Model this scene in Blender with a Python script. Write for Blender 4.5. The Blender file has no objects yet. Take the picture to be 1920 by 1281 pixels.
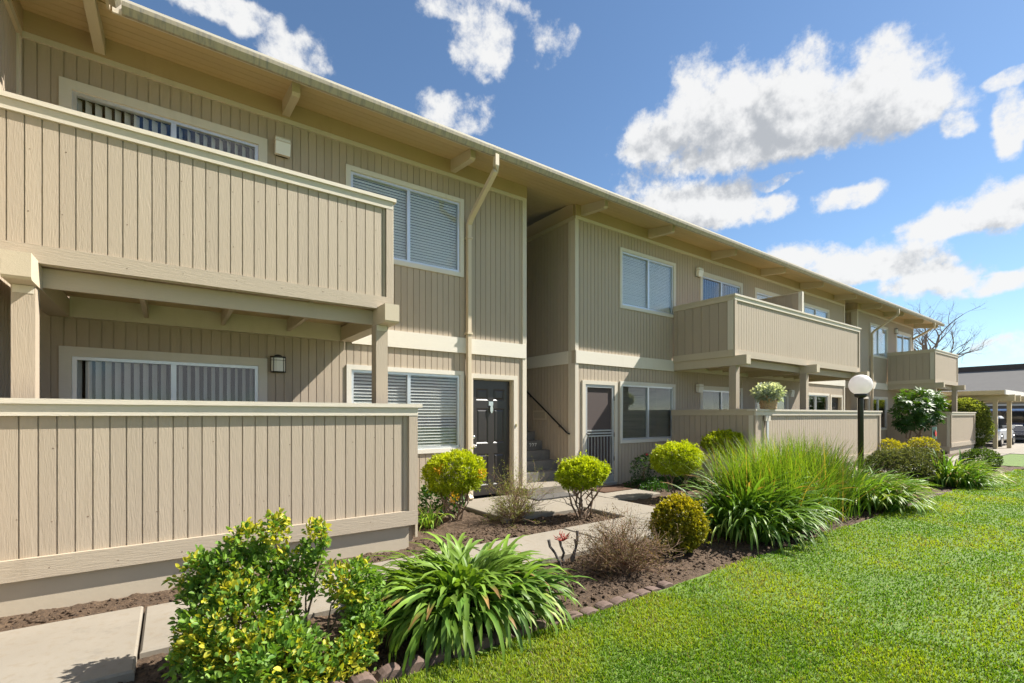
import bpy, math, random
import numpy as np
from mathutils import Vector, noise as mnoise
random.seed(7); rng = np.random.default_rng(7)
S = bpy.context.scene
COL = S.collection

# ------------------------------------------------------------------ camera
F, VPX, HY, H = 893.0, 2205.0, 778.5, 1.40          # photo focal length, facade vanishing point, horizon, eye height
ANG = math.atan2(VPX - 960, F); CA, SA = math.cos(ANG), math.sin(ANG)
def ray(px, py):
    u = (px - 960) / F
    return Vector((CA + SA * u, SA - CA * u, (HY - py) / F))
cam_d = bpy.data.cameras.new('camera'); cam = bpy.data.objects.new('camera', cam_d); COL.objects.link(cam)
cam.location = (0, 0, H)
cam.rotation_euler = (math.pi / 2, 0, math.atan2(SA, CA) - math.pi / 2)
cam_d.sensor_width = 36; cam_d.lens = F / 1920 * 36
cam_d.shift_y = (HY - 640.5) / 1920
cam_d.clip_start = 0.05; cam_d.clip_end = 2000
S.camera = cam

# ------------------------------------------------------------------ light
SUNV = Vector((0.917, -0.345, 1.0)).normalized()
EL = math.asin(SUNV.z); AZ = math.atan2(SUNV.x, SUNV.y)
sd = bpy.data.lights.new('sun', 'SUN'); so = bpy.data.objects.new('sun', sd); COL.objects.link(so)
sd.energy = 3.7; sd.angle = math.radians(0.55); sd.color = (1.0, 0.955, 0.87)
so.rotation_euler = (-SUNV).to_track_quat('-Z', 'Y').to_euler(); so.location = (10, -10, 20)
S.view_settings.view_transform = 'Standard'; S.view_settings.look = 'None'
S.view_settings.exposure = 1.62; S.view_settings.gamma = 1.0
SKY = 0.068            # sky background strength
CW = .305               # radiance of sunlit cloud
SKYTINT = (.62, .69, .725, 1)
S.cycles.use_denoising = True
S.cycles.max_bounces = 6; S.cycles.diffuse_bounces = 4; S.cycles.transparent_max_bounces = 8
S.cycles.use_adaptive_sampling = True; S.cycles.adaptive_threshold = .025
S.cycles.sample_clamp_indirect = 4.0

def lin(r, g, b):
    f = lambda c: (c / 255 / 12.92) if c <= 10.3 else ((c / 255 + 0.055) / 1.055) ** 2.4
    return (f(r), f(g), f(b), 1)

class NT:
    """small node-tree helper"""
    def __init__(s, tree): s.t = tree; s.n = tree.nodes; s.l = tree.links
    def node(s, typ, **kw):
        n = s.n.new(typ)
        for k, v in kw.items(): setattr(n, k, v)
        return n
    def put(s, sock, v):
        if isinstance(v, bpy.types.NodeSocket): s.l.new(v, sock)
        elif v is not None: sock.default_value = v
    def math(s, op, a, b=None, c=None, clamp=False):
        n = s.node('ShaderNodeMath', operation=op); n.use_clamp = clamp
        s.put(n.inputs[0], a)
        if b is not None: s.put(n.inputs[1], b)
        if c is not None: s.put(n.inputs[2], c)
        return n.outputs[0]
    def vmath(s, op, a, b=None, out=0):
        n = s.node('ShaderNodeVectorMath', operation=op); s.put(n.inputs[0], a)
        if b is not None: s.put(n.inputs[1], b)
        return n.outputs[out]
    def noise(s, vec, scale, detail=4, rough=0.55, dist=0.0):
        n = s.node('ShaderNodeTexNoise'); s.put(n.inputs['Vector'], vec)
        n.inputs['Scale'].default_value = scale; n.inputs['Detail'].default_value = detail
        n.inputs['Roughness'].default_value = rough; n.inputs['Distortion'].default_value = dist
        return n.outputs[0]
    def mix(s, f, a, b, mode='MIX'):
        n = s.node('ShaderNodeMix', data_type='RGBA', blend_type=mode)
        s.put(n.inputs[0], f); s.put(n.inputs[6], a); s.put(n.inputs[7], b); return n.outputs[2]
    def ramp(s, f, *stops):
        n = s.node('ShaderNodeValToRGB'); s.put(n.inputs[0], f); e = n.color_ramp.elements
        while len(e) < len(stops): e.new(0.5)
        for el, (p, c) in zip(e, stops): el.position = p; el.color = c if len(c) == 4 else (*c, 1)
        return n.outputs[0]
    def smooth(s, v, a, b):
        n = s.node('ShaderNodeMapRange', interpolation_type='SMOOTHSTEP'); s.put(n.inputs[0], v)
        s.put(n.inputs[1], a); s.put(n.inputs[2], b); return n.outputs[0]
    def scale(s, vec, xyz): return s.vmath('MULTIPLY', vec, xyz)

# ------------------------------------------------------------------ sky with clouds
W = bpy.data.worlds.new('World'); S.world = W; W.use_nodes = True
def azel(px, py):
    d = ray(px, py).normalized(); return math.atan2(d.x, d.y), math.asin(d.z)
BLOBS = [  # photo px: cx, cy, rx, ry, thinness
 (1235,258,84,54,0),(1340,215,115,88,0),(1470,190,125,90,0),(1610,180,125,88,0),(1715,200,95,60,0),(1450,265,235,52,0),(1800,235,42,26,.3),
 (1245,402,85,62,.05),(1330,388,85,48,0),(1420,392,60,26,.3),(1590,372,60,24,.2),(1455,338,44,10,.4),
 (1480,495,85,34,.1),(1615,502,135,40,0),(1750,522,95,38,0),(1845,532,75,22,.2),
 (1890,385,95,52,0),(1775,425,90,32,.05),(1905,225,36,58,.3),(1900,145,48,18,.4),
 (880,12,90,28,.35),(905,80,58,60,.32),(850,212,66,46,.35),(1025,75,44,52,.62),
 (410,14,125,34,.3),(548,100,66,40,.3),(1890,650,70,24,.3),(1150,245,24,16,.5),
]
BIG = [0, 1, 2, 3, 4, 5, 7, 8, 12, 13, 14, 16, 17]
def puff(T, d, sc=15.0):
    v = T.node('ShaderNodeTexVoronoi', feature='F1', distance='EUCLIDEAN'); v.normalize = True
    v.inputs['Scale'].default_value = sc; v.inputs['Detail'].default_value = 2.0; v.inputs['Roughness'].default_value = .55; v.inputs['Lacunarity'].default_value = 2.3
    T.put(v.inputs['Vector'], d); return v.outputs['Distance']
def cloud_group(name, ids, full):
    g = bpy.data.node_groups.new(name, 'ShaderNodeTree')
    g.interface.new_socket('Vector', in_out='INPUT', socket_type='NodeSocketVector')
    g.interface.new_socket('Density', in_out='OUTPUT', socket_type='NodeSocketFloat')
    T = NT(g); gi = T.node('NodeGroupInput'); go = T.node('NodeGroupOutput')
    d = gi.outputs[0]
    sep = T.node('ShaderNodeSeparateXYZ'); T.put(sep.inputs[0], d)
    az = T.math('ARCTAN2', sep.outputs[0], sep.outputs[1]); el = T.math('ARCSINE', sep.outputs[2])
    cmb = T.node('ShaderNodeCombineXYZ'); T.put(cmb.inputs[0], az); T.put(cmb.inputs[1], el)
    p = cmb.outputs[0]
    if full:
        wn = T.node('ShaderNodeTexNoise'); T.put(wn.inputs['Vector'], d); wn.inputs['Scale'].default_value = 14; wn.inputs['Detail'].default_value = 4
        p = T.vmath('ADD', p, T.vmath('MULTIPLY', T.vmath('SUBTRACT', wn.outputs['Color'], (.5, .5, .5)), (.055, .04, 0)))
    acc = None
    for i in ids:
        cx, cy, rx, ry, thin = BLOBS[i]
        if thin < .12: cy += .22 * ry; ry *= 1.18
        a0, e0 = azel(cx, cy); ra = (azel(cx + rx, cy)[0] - azel(cx - rx, cy)[0]) / 2; re = (azel(cx, cy - ry)[1] - azel(cx, cy + ry)[1]) / 2
        n = T.node('ShaderNodeVectorMath', operation='MULTIPLY_ADD'); T.put(n.inputs[0], p); n.inputs[1].default_value = (1 / ra, 1 / re, 0); n.inputs[2].default_value = (-a0 / ra, -e0 / re, 0)
        q = n.outputs[0]
        if thin < .12: q = T.vmath('MINIMUM', q, T.vmath('MULTIPLY', q, (1, 1.7, 1)))
        ln = T.vmath('LENGTH', q, out=1)
        if thin: ln = T.math('MAXIMUM', ln, thin + .58)
        if acc is None: acc = ln
        else:
            m = T.node('ShaderNodeMath', operation='SMOOTH_MIN'); T.put(m.inputs[0], acc); T.put(m.inputs[1], ln); m.inputs[2].default_value = .2; acc = m.outputs[0]
    D = T.math('SUBTRACT', 1.12, acc)
    if full:
        D = T.math('MAXIMUM', D, -1.0)
        # same cumulus goes on round the unseen sky, cover raised for fill light
        fw = T.vmath('DOT_PRODUCT', d, (CA, SA, 0), out=1)
        away = T.smooth(fw, .50, .28)
        acc2 = T.math('MULTIPLY', T.math('SUBTRACT', T.noise(T.scale(d, (1, 1, 2.2)), 3.1, 2, .5), .53), 6)
        D = T.math('ADD', T.math('MULTIPLY', T.math('SUBTRACT', 1, away), D), T.math('MULTIPLY', away, acc2))
        n1 = T.noise(d, 16, 8, .66)
        D = T.math('ADD', D, T.math('ADD', T.math('MULTIPLY', T.math('SUBTRACT', n1, .50), 1.9), T.math('MULTIPLY', T.math('SUBTRACT', .36, puff(T, T.vmath('ADD', d, T.vmath('MULTIPLY', wn.outputs['Color'], (.03, .03, .03))))), .9)))
    T.put(go.inputs[0], D)
    return g
T = NT(W.node_tree); T.n.clear()
out = T.node('ShaderNodeOutputWorld'); bg = T.node('ShaderNodeBackground'); T.l.new(bg.outputs[0], out.inputs[0]); bg.inputs[1].default_value = SKY
sky = T.node('ShaderNodeTexSky', sky_type='NISHITA'); sky.sun_disc = False
sky.sun_elevation = EL; sky.sun_rotation = AZ; sky.altitude = 20; sky.air_density = 1.0; sky.dust_density = 0.15; sky.ozone_density = 2.2
k = 1 / SKY
tc = T.node('ShaderNodeTexCoord'); dirv = T.vmath('NORMALIZE', tc.outputs['Generated'])
c1 = T.node('ShaderNodeGroup', node_tree=cloud_group('cloud_field', range(len(BLOBS)), True)); T.put(c1.inputs[0], dirv)
c2 = T.node('ShaderNodeGroup', node_tree=cloud_group('cloud_mass', BIG, False)); T.put(c2.inputs[0], T.vmath('NORMALIZE', T.vmath('ADD', dirv, (.03, -.012, .055))))
D1, D2 = c1.outputs[0], c2.outputs[0]
alpha = T.smooth(D1, -.08, .46)
sepz = T.node('ShaderNodeSeparateXYZ'); T.put(sepz.inputs[0], dirv)
alpha = T.math('MULTIPLY', alpha, T.smooth(sepz.outputs[2], -.01, .06))
nn = T.noise(dirv, 16, 5, .6); nb = T.noise(T.vmath('ADD', dirv, (.010, -.002, .014)), 16, 5, .6)
grad = T.math('SUBTRACT', nb, nn)
shade = T.smooth(T.math('ADD', T.math('MULTIPLY', D2, .62), T.math('MULTIPLY', grad, 1.9)), .02, .70)
ccol = T.mix(shade, (CW * k, CW * k, CW * .995 * k, 1), (CW * .54 * k, CW * .565 * k, CW * .60 * k, 1))
skyc = T.mix(1.0, sky.outputs[0], SKYTINT, 'MULTIPLY')
T.l.new(T.mix(T.math('MULTIPLY', alpha, .97), skyc, ccol), bg.inputs[0])
W.cycles.sampling_method = 'MANUAL'; W.cycles.sample_map_resolution = 512

# ------------------------------------------------------------------ materials
MATS = {}
def newmat(name):
    m = bpy.data.materials.new(name); m.use_nodes = True; MATS[name] = m
    t = NT(m.node_tree); b = t.n['Principled BSDF']; return m, t, b
def posvec(t):
    """object-space position shifted by a per-object random amount so that pieces differ"""
    tc = t.node('ShaderNodeTexCoord'); oi = t.node('ShaderNodeObjectInfo')
    off = t.node('ShaderNodeCombineXYZ'); r = t.math('MULTIPLY', oi.outputs['Random'], 37.0)
    for i in range(3): t.put(off.inputs[i], r)
    return t.vmath('ADD', tc.outputs['Object'], off.outputs[0]), oi.outputs['Random'], tc.outputs['Object']
def paint_wood(name, col, grain='z', relief=.5, var=.06, rough=.7, dist=.004):
    m, t, b = newmat(name)
    v, rnd, raw = posvec(t)
    sc = {'z': (1, 1, .10), 'x': (.10, 1, 1), 'y': (1, .10, 1)}[grain]
    vs = t.scale(v, sc)
    w = t.node('ShaderNodeTexNoise'); t.put(w.inputs['Vector'], vs)
    w.inputs['Scale'].default_value = 60; w.inputs['Detail'].default_value = 3; w.inputs['Roughness'].default_value = .65; w.inputs['Distortion'].default_value = 1.6
    hgt = w.outputs[0]
    if relief > .5:
        rings = t.node('ShaderNodeTexWave', wave_type='BANDS', bands_direction='DIAGONAL'); t.put(rings.inputs['Vector'], vs)
        rings.inputs['Scale'].default_value = 24; rings.inputs['Distortion'].default_value = 14; rings.inputs['Detail'].default_value = 2; rings.inputs['Detail Scale'].default_value = 1.1
        hgt = t.math('ADD', hgt, t.math('MULTIPLY', rings.outputs[1], .10))
    bp = t.node('ShaderNodeBump'); bp.inputs['Strength'].default_value = relief; bp.inputs['Distance'].default_value = dist
    t.put(bp.inputs['Height'], hgt); t.l.new(bp.outputs[0], b.inputs['Normal'])
    big = t.noise(raw, 1.3, 3, .6)
    c = t.mix(t.math('MULTIPLY_ADD', big, .5, .25), tuple(x * (1 - var) for x in col[:3]) + (1,), tuple(min(1, x * (1 + var)) for x in col[:3]) + (1,))
    c = t.mix(t.math('MULTIPLY', t.smooth(t.noise(t.scale(raw, (1, 1, .16)), 4.5, 5, .72), .54, .80), .36), c, (col[0] * .66, col[1] * .62, col[2] * .56, 1))
    c = t.mix(t.math('MULTIPLY', w.outputs[0], .22), c, (col[0] * .5, col[1] * .46, col[2] * .4, 1))
    c = t.mix(t.math('MULTIPLY', rnd, .17), c, (.20, .16, .12, 1))
    t.l.new(c, b.inputs['Base Color']); b.inputs['Roughness'].default_value = rough
    return m
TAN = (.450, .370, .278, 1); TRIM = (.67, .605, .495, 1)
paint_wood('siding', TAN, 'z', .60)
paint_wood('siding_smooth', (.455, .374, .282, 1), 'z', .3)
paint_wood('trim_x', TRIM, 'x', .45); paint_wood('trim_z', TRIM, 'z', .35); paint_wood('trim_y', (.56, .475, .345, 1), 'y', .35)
paint_wood('trim_white', (.74, .70, .61, 1), 'x', .3); paint_wood('band_x', (.46, .385, .29, 1), 'x', .6)
paint_wood('band_light', (.77, .715, .61, 1), 'x', .4)
paint_wood('soffit', (.56, .425, .235, 1), 'x', .25)
paint_wood('frieze', (.50, .365, .22, 1), 'x', .3)
def simple(name, col, rough=.6, metal=0, nscale=0, namp=.15, bump=0, spec=None):
    m, t, b = newmat(name)
    b.inputs['Roughness'].default_value = rough; b.inputs['Metallic'].default_value = metal
    c = col if len(col) == 4 else (*col, 1)
    if nscale:
        v, rnd, raw = posvec(t)
        n = t.noise(v, nscale, 6, .65)
        t.l.new(t.mix(n, tuple(x * (1 - namp) for x in c[:3]) + (1,), tuple(min(1, x * (1 + namp)) for x in c[:3]) + (1,)), b.inputs['Base Color'])
        if bump:
            bp = t.node('ShaderNodeBump'); bp.inputs['Strength'].default_value = bump; bp.inputs['Distance'].default_value = .004
            t.put(bp.inputs['Height'], t.noise(v, nscale * 4, 5, .6)); t.l.new(bp.outputs[0], b.inputs['Normal'])
    else: b.inputs['Base Color'].default_value = c
    return m
simple('alu', (.62, .64, .66), .35, .6, 20, .08)
simple('white_frame', (.78, .79, .80), .4, 0, 30, .05)
simple('blind_white', (.86, .84, .78), .5, 0, 8, .05)
simple('blind_vert', (.68, .66, .62), .6, 0, 6, .06)
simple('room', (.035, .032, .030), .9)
simple('blind_tan', (.34, .31, .23), .7, 0, 6, .1); simple('curtain_dark', (.16, .145, .115), .9, 0, 6, .2)
simple('door_dark', (.034, .029, .027), .33, 0, 40, .25, .08)
simple('bronze', (.018, .014, .012), .45, 0, 40, .3)
simple('black_metal', (.012, .012, .012), .35, 0, 40, .3)
simple('brass', (.75, .62, .38), .3, .9)
simple('chrome', (.75, .75, .74), .22, 1)
m, t, b = newmat('gutter'); v, rnd, raw = posvec(t)
n1 = t.noise(t.scale(raw, (1, .3, .12)), 26, 4, .7); n2 = t.noise(t.scale(raw, (1, 1, 1)), .8, 3, .6)
c = t.mix(t.smooth(n1, .42, .68), (.40, .335, .23, 1), (.215, .195, .17, 1)); c = t.mix(t.math('MULTIPLY', n2, .5), c, (.36, .32, .25, 1))
t.l.new(c, b.inputs['Base Color']); b.inputs['Roughness'].default_value = .55
simple('downspout', (.58, .48, .335), .45, 0, 4, .06)
simple('milk_glass', (.80, .78, .72), .35)
simple('screen_mesh', (.075, .055, .050), .85, 0, 90, .25)
simple('screen_frame', (.42, .42, .41), .4, .3, 20, .1)
simple('mat_grey', (.085, .078, .07), .95, 0, 120, .5, .6)
simple('mat_brown', (.085, .042, .02), .95, 0, 90, .45, .6)
simple('roofing', (.16, .15, .14), .9, 0, 12, .3, .4)
simple('number_white', (.78, .77, .73), .6)
simple('edging', (.13, .085, .066), .85, 0, 30, .35, .5)
simple('skirt', (.47, .40, .30), .75, 0, 5, .10, .25)
simple('stone_step', (.155, .145, .13), .85, 0, 6, .45, .3)
m, t, b = newmat('globe_white'); b.inputs['Base Color'].default_value = (.90, .87, .86, 1); b.inputs['Roughness'].default_value = .3
tl = t.node('ShaderNodeBsdfTranslucent'); tl.inputs[0].default_value = (.92, .87, .86, 1); mx = t.node('ShaderNodeMixShader'); mx.inputs[0].default_value = .55
t.l.new(b.outputs[0], mx.inputs[1]); t.l.new(tl.outputs[0], mx.inputs[2]); t.l.new(mx.outputs[0], t.n['Material Output'].inputs[0])
# glass: thin architectural pane
m, t, b = newmat('glass'); t.n.remove(b)
o = t.n['Material Output']; fr = t.node('ShaderNodeLayerWeight'); fr.inputs[0].default_value = .5
gl = t.node('ShaderNodeBsdfGlossy'); gl.inputs['Roughness'].default_value = .015; gl.inputs['Color'].default_value = (.93, .95, 1, 1)
v, rnd, raw = posvec(t); bp = t.node('ShaderNodeBump'); bp.inputs['Strength'].default_value = .05; bp.inputs['Distance'].default_value = .01; t.put(bp.inputs['Height'], t.noise(v, 1.6, 2, .4)); t.l.new(bp.outputs[0], gl.inputs['Normal'])
tr = t.node('ShaderNodeBsdfTransparent'); tr.inputs[0].default_value = (.94, .95, .95, 1)
mx = t.node('ShaderNodeMixShader'); t.put(mx.inputs[0], t.math('MULTIPLY_ADD', t.math('POWER', fr.outputs['Facing'], 4.0), .9, .045, clamp=True)); t.l.new(tr.outputs[0], mx.inputs[1]); t.l.new(gl.outputs[0], mx.inputs[2]); t.l.new(mx.outputs[0], o.inputs[0])
# concrete
m, t, b = newmat('concrete'); v, rnd, raw = posvec(t)
n1 = t.noise(raw, 1.1, 5, .65); n2 = t.noise(raw, 18, 4, .6); n3 = t.noise(raw, 170, 3, .7)
c = t.mix(n1, (.190, .162, .125, 1), (.295, .262, .212, 1)); c = t.mix(t.math('MULTIPLY', t.smooth(n2, .48, .72), .45), c, (.20, .155, .10, 1)); c = t.mix(t.math('MULTIPLY', t.smooth(n3, .45, .7), .35), c, (.16, .142, .118, 1)); c = t.mix(t.math('MULTIPLY', t.smooth(t.noise(raw, 3.3, 6, .72), .56, .74), .5), c, (.13, .112, .09, 1))
t.l.new(c, b.inputs['Base Color']); b.inputs['Roughness'].default_value = .85
bp = t.node('ShaderNodeBump'); bp.inputs['Strength'].default_value = .35; bp.inputs['Distance'].default_value = .003; t.put(bp.inputs['Height'], n3); t.l.new(bp.outputs[0], b.inputs['Normal'])
# soil
m, t, b = newmat('soil'); v, rnd, raw = posvec(t)
n1 = t.noise(raw, 5, 6, .65); n2 = t.noise(raw, 45, 6, .7)
c = t.mix(n1, (.044, .025, .013, 1), (.112, .070, .040, 1)); c = t.mix(t.smooth(n2, .5, .72), c, (.165, .110, .066, 1)); c = t.mix(t.smooth(n2, .46, .32), c, (.022, .015, .011, 1))
t.l.new(c, b.inputs['Base Color']); b.inputs['Roughness'].default_value = .95
bp = t.node('ShaderNodeBump'); bp.inputs['Strength'].default_value = .9; bp.inputs['Distance'].default_value = .02; t.put(bp.inputs['Height'], t.math('ADD', t.noise(raw, 28, 6, .7), t.math('MULTIPLY', n2, .5))); t.l.new(bp.outputs[0], b.inputs['Normal'])
# lawn base
m, t, b = newmat('lawn'); v, rnd, raw = posvec(t)
c = t.mix(t.noise(raw, .9, 4, .6), (.085, .165, .014, 1), (.16, .24, .028, 1)); c = t.mix(t.smooth(t.noise(raw, 60, 4, .7), .42, .66), c, (.03, .05, .008, 1))
t.l.new(c, b.inputs['Base Color']); b.inputs['Roughness'].default_value = .9
# asphalt
simple('asphalt', (.085, .08, .078), .9, 0, 8, .25, .4)
simple('far_roof', (.17, .165, .16), .85, 0, 2.5, .10, .3); simple('far_dark', (.065, .05, .042), .8, 0, 6, .25)
MATS['far_roof'].node_tree.nodes['Principled BSDF'].inputs['Specular IOR Level'].default_value = 0.0
simple('far_wall', (.33, .275, .20), .8, 0, 3, .08); simple('garage_door', (.105, .092, .082), .6, 0, 8, .15); simple('far_white', (.70, .68, .64), .6, 0, 8, .05)
simple('carport_wood', (.52, .43, .27), .7, 0, 6, .10, .2)
def leafmat(name, rough=.42, trans=.35, tint=.14):
    m, t, b = newmat(name); o = t.n['Material Output']
    at = t.node('ShaderNodeAttribute', attribute_name='Col'); oi = t.node('ShaderNodeObjectInfo')
    geo = t.node('ShaderNodeNewGeometry')
    f = t.math('MULTIPLY_ADD', oi.outputs['Random'], 2 * tint, 1 - tint)
    c = t.vmath('SCALE', at.outputs['Color']); c.node.inputs['Scale'].default_value = 1; t.l.new(f, c.node.inputs['Scale'])
    t.l.new(c, b.inputs['Base Color']); b.inputs['Roughness'].default_value = rough; b.inputs['Specular IOR Level'].default_value = .32
    tl = t.node('ShaderNodeBsdfTranslucent'); cc = t.vmath('MULTIPLY', c, (1.25, 1.25, .45)); t.l.new(cc, tl.inputs[0])
    mx = t.node('ShaderNodeMixShader'); mx.inputs[0].default_value = trans
    t.l.new(b.outputs[0], mx.inputs[1]); t.l.new(tl.outputs[0], mx.inputs[2]); t.l.new(mx.outputs[0], o.inputs[0])
    return m
leafmat('leaf', .45, .40); leafmat('strap_leaf', .48, .30, .25); leafmat('grass_blade', .5, .45, 0); leafmat('twig_leaf', .6, .3, 0)
simple('bark', (.19, .135, .095), .9, 0, 35, .4, .6); simple('bark_grey', (.16, .13, .11), .9, 0, 20, .4, .6); simple('twig', (.21, .125, .075), .85, 0, 25, .35); simple('dead_stem', (.12, .105, .095), .9, 0, 40, .4, .5)
simple('basket', (.40, .27, .145), .8, 0, 30, .4, .5)
m, t, b = newmat('car_blue'); b.inputs['Base Color'].default_value = (.012, .022, .055, 1); b.inputs['Roughness'].default_value = .25; b.inputs['Coat Weight'].default_value = .8
m, t, b = newmat('car_white'); b.inputs['Base Color'].default_value = (.72, .73, .75, 1); b.inputs['Roughness'].default_value = .3; b.inputs['Coat Weight'].default_value = .6
m, t, b = newmat('car_glass'); b.inputs['Base Color'].default_value = (.012, .014, .016, 1); b.inputs['Roughness'].default_value = .06
m, t, b = newmat('tail_red'); b.inputs['Base Color'].default_value = (.45, .015, .02, 1); b.inputs['Roughness'].default_value = .15
simple('rubber', (.018, .018, .018), .8)
simple('flag_teal', (.20, .32, .27), .8, 0, 20, .5); simple('flag_red', (.55, .035, .02), .7); simple('petal_red', (.45, .02, .03), .6); simple('red_stalk', (.34, .055, .035), .55, 0, 40, .3)

# ------------------------------------------------------------------ mesh helpers
class MB:
    def __init__(s): s.v = []; s.f = []
    def box(s, x0, x1, y0, y1, z0, z1):
        i = len(s.v)
        s.v += [(x0, y0, z0), (x1, y0, z0), (x1, y1, z0), (x0, y1, z0), (x0, y0, z1), (x1, y0, z1), (x1, y1, z1), (x0, y1, z1)]
        s.f += [tuple(i + j for j in q) for q in ((0, 3, 2, 1), (4, 5, 6, 7), (0, 1, 5, 4), (1, 2, 6, 5), (2, 3, 7, 6), (3, 0, 4, 7))]
        return s
    def hexa(s, pts):
        i = len(s.v); s.v += [tuple(p) for p in pts]
        s.f += [tuple(i + j for j in q) for q in ((0, 3, 2, 1), (4, 5, 6, 7), (0, 1, 5, 4), (1, 2, 6, 5), (2, 3, 7, 6), (3, 0, 4, 7))]
        return s
    def poly_prism(s, pts, axis, a, b):
        """pts: 2-D outline, extruded along axis from a to b"""
        n = len(pts); i = len(s.v)
        mk = {'x': lambda p, t: (t, p[0], p[1]), 'y': lambda p, t: (p[0], t, p[1]), 'z': lambda p, t: (p[0], p[1], t)}[axis]
        s.v += [mk(p, a) for p in pts] + [mk(p, b) for p in pts]
        s.f += [tuple(i + j for j in range(n)), tuple(i + n + j for j in reversed(range(n)))]
        s.f += [(i + j, i + n + j, i + n + (j + 1) % n, i + (j + 1) % n) for j in range(n)]
        return s
    def tube(s, pts, rad, n=6, cap=True, phase=0.0, flat=(1, 1)):
        pts = [Vector(p) for p in pts]; rad = rad if isinstance(rad, (list, tuple)) else [rad] * len(pts)
        i0 = len(s.v)
        for k, p in enumerate(pts):
            d = (pts[min(k + 1, len(pts) - 1)] - pts[max(k - 1, 0)]).normalized()
            ref = Vector((0, 0, 1)) if abs(d.z) < .95 else Vector((1, 0, 0))
            a = d.cross(ref).normalized(); b = d.cross(a)
            for j in range(n):
                t = 2 * math.pi * (j + phase) / n
                s.v.append(tuple(p + rad[k] * (math.cos(t) * a * flat[0] + math.sin(t) * b * flat[1])))
        for k in range(len(pts) - 1):
            for j in range(n):
                q = i0 + k * n
                s.f.append((q + j, q + (j + 1) % n, q + n + (j + 1) % n, q + n + j))
        if cap:
            s.f.append(tuple(i0 + j for j in reversed(range(n)))); e = i0 + (len(pts) - 1) * n; s.f.append(tuple(e + j for j in range(n)))
        return s
    def lathe(s, prof, c, n=24, sy=1.0):
        i0 = len(s.v)
        for r, z in prof:
            for j in range(n):
                t = 2 * math.pi * j / n; s.v.append((c[0] + r * math.cos(t), c[1] + sy * r * math.sin(t), c[2] + z))
        for k in range(len(prof) - 1):
            for j in range(n):
                q = i0 + k * n; s.f.append((q + j, q + (j + 1) % n, q + n + (j + 1) % n, q + n + j))
        s.f.append(tuple(i0 + j for j in reversed(range(n)))); e = i0 + (len(prof) - 1) * n; s.f.append(tuple(e + j for j in range(n)))
        return s
def wloc(o):
    v = Vector((0, 0, 0))
    while o is not None: v += o.location; o = o.parent
    return v
def link(name, me, mat, parent=None, loc=None):
    o = bpy.data.objects.new(name, me); COL.objects.link(o)
    if mat: 
        me.materials.clear(); me.materials.append(MATS[mat])
    if parent: o.parent = parent
    if loc is not None: o.location = loc
    return o
def part(name, mb, mat, parent=None, smooth=False, origin=None):
    """mesh given in world coordinates"""
    off = wloc(parent) if parent else Vector(origin or (0, 0, 0))
    me = bpy.data.meshes.new(name)
    me.from_pydata([(x - off.x, y - off.y, z - off.z) for x, y, z in mb.v], [], mb.f); me.update()
    if smooth: me.polygons.foreach_set('use_smooth', [True] * len(me.polygons))
    o = link(name, me, mat, parent)
    if not parent: o.location = off
    return o
def tag(o, label=None, cat=None, group=None, kind=None):
    if label: o['label'] = label
    if cat: o['category'] = cat
    if group: o['group'] = group
    if kind: o['kind'] = kind
    return o
def thing(name, loc, label, cat, group=None):
    o = bpy.data.objects.new(name, None); COL.objects.link(o); o.location = loc; o.empty_display_size = .2
    return tag(o, label, cat, group)
def np_mesh(name, V, Fc, C=None, smooth=False):
    """V (n,3); Fc list of int arrays (m,k); C (n,3) colours"""
    me = bpy.data.meshes.new(name); V = np.asarray(V, np.float32)
    me.vertices.add(len(V)); me.vertices.foreach_set('co', V.ravel())
    Fs = [np.asarray(f, np.int32) for f in (Fc if isinstance(Fc, list) else [Fc])]
    loops = np.concatenate([f.ravel() for f in Fs]); cnt = np.concatenate([np.full(len(f), f.shape[1], np.int32) for f in Fs])
    me.loops.add(len(loops)); me.loops.foreach_set('vertex_index', loops)
    st = np.concatenate([[0], np.cumsum(cnt)[:-1]]).astype(np.int32)
    me.polygons.add(len(cnt)); me.polygons.foreach_set('loop_start', st); me.polygons.foreach_set('loop_total', cnt)
    if smooth: me.polygons.foreach_set('use_smooth', np.ones(len(cnt), bool))
    me.update(calc_edges=True)
    if C is not None:
        a = me.color_attributes.new('Col', 'FLOAT_COLOR', 'POINT')
        a.data.foreach_set('color', np.concatenate([np.asarray(C, np.float32), np.ones((len(V), 1), np.float32)], 1).ravel())
    return me

# ------------------------------------------------------------------ ground
YW, YB, YP = 6.86, 5.36, 4.90          # wall face, balcony front, patio wall front
def sheet(name, x0, x1, y0, y1, z, mat, kind='structure'):
    mb = MB(); mb.v = [(x0, y0, z), (x1, y0, z), (x1, y1, z), (x0, y1, z)]; mb.f = [(0, 1, 2, 3)]
    return tag(part(name, mb, mat), kind=kind)
sheet('ground', -400, 600, -500, 500, -.30, 'asphalt')
mbl = MB(); mbl.box(-40, 18.2, -40, 2.47, -.28, -.035)
tag(part('lawn', mbl, 'lawn'), kind='structure')
tag(part('lawn', MB().box(19.3, 25.2, -40, 3.55, -.28, -.035), 'lawn'), kind='structure')
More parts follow.
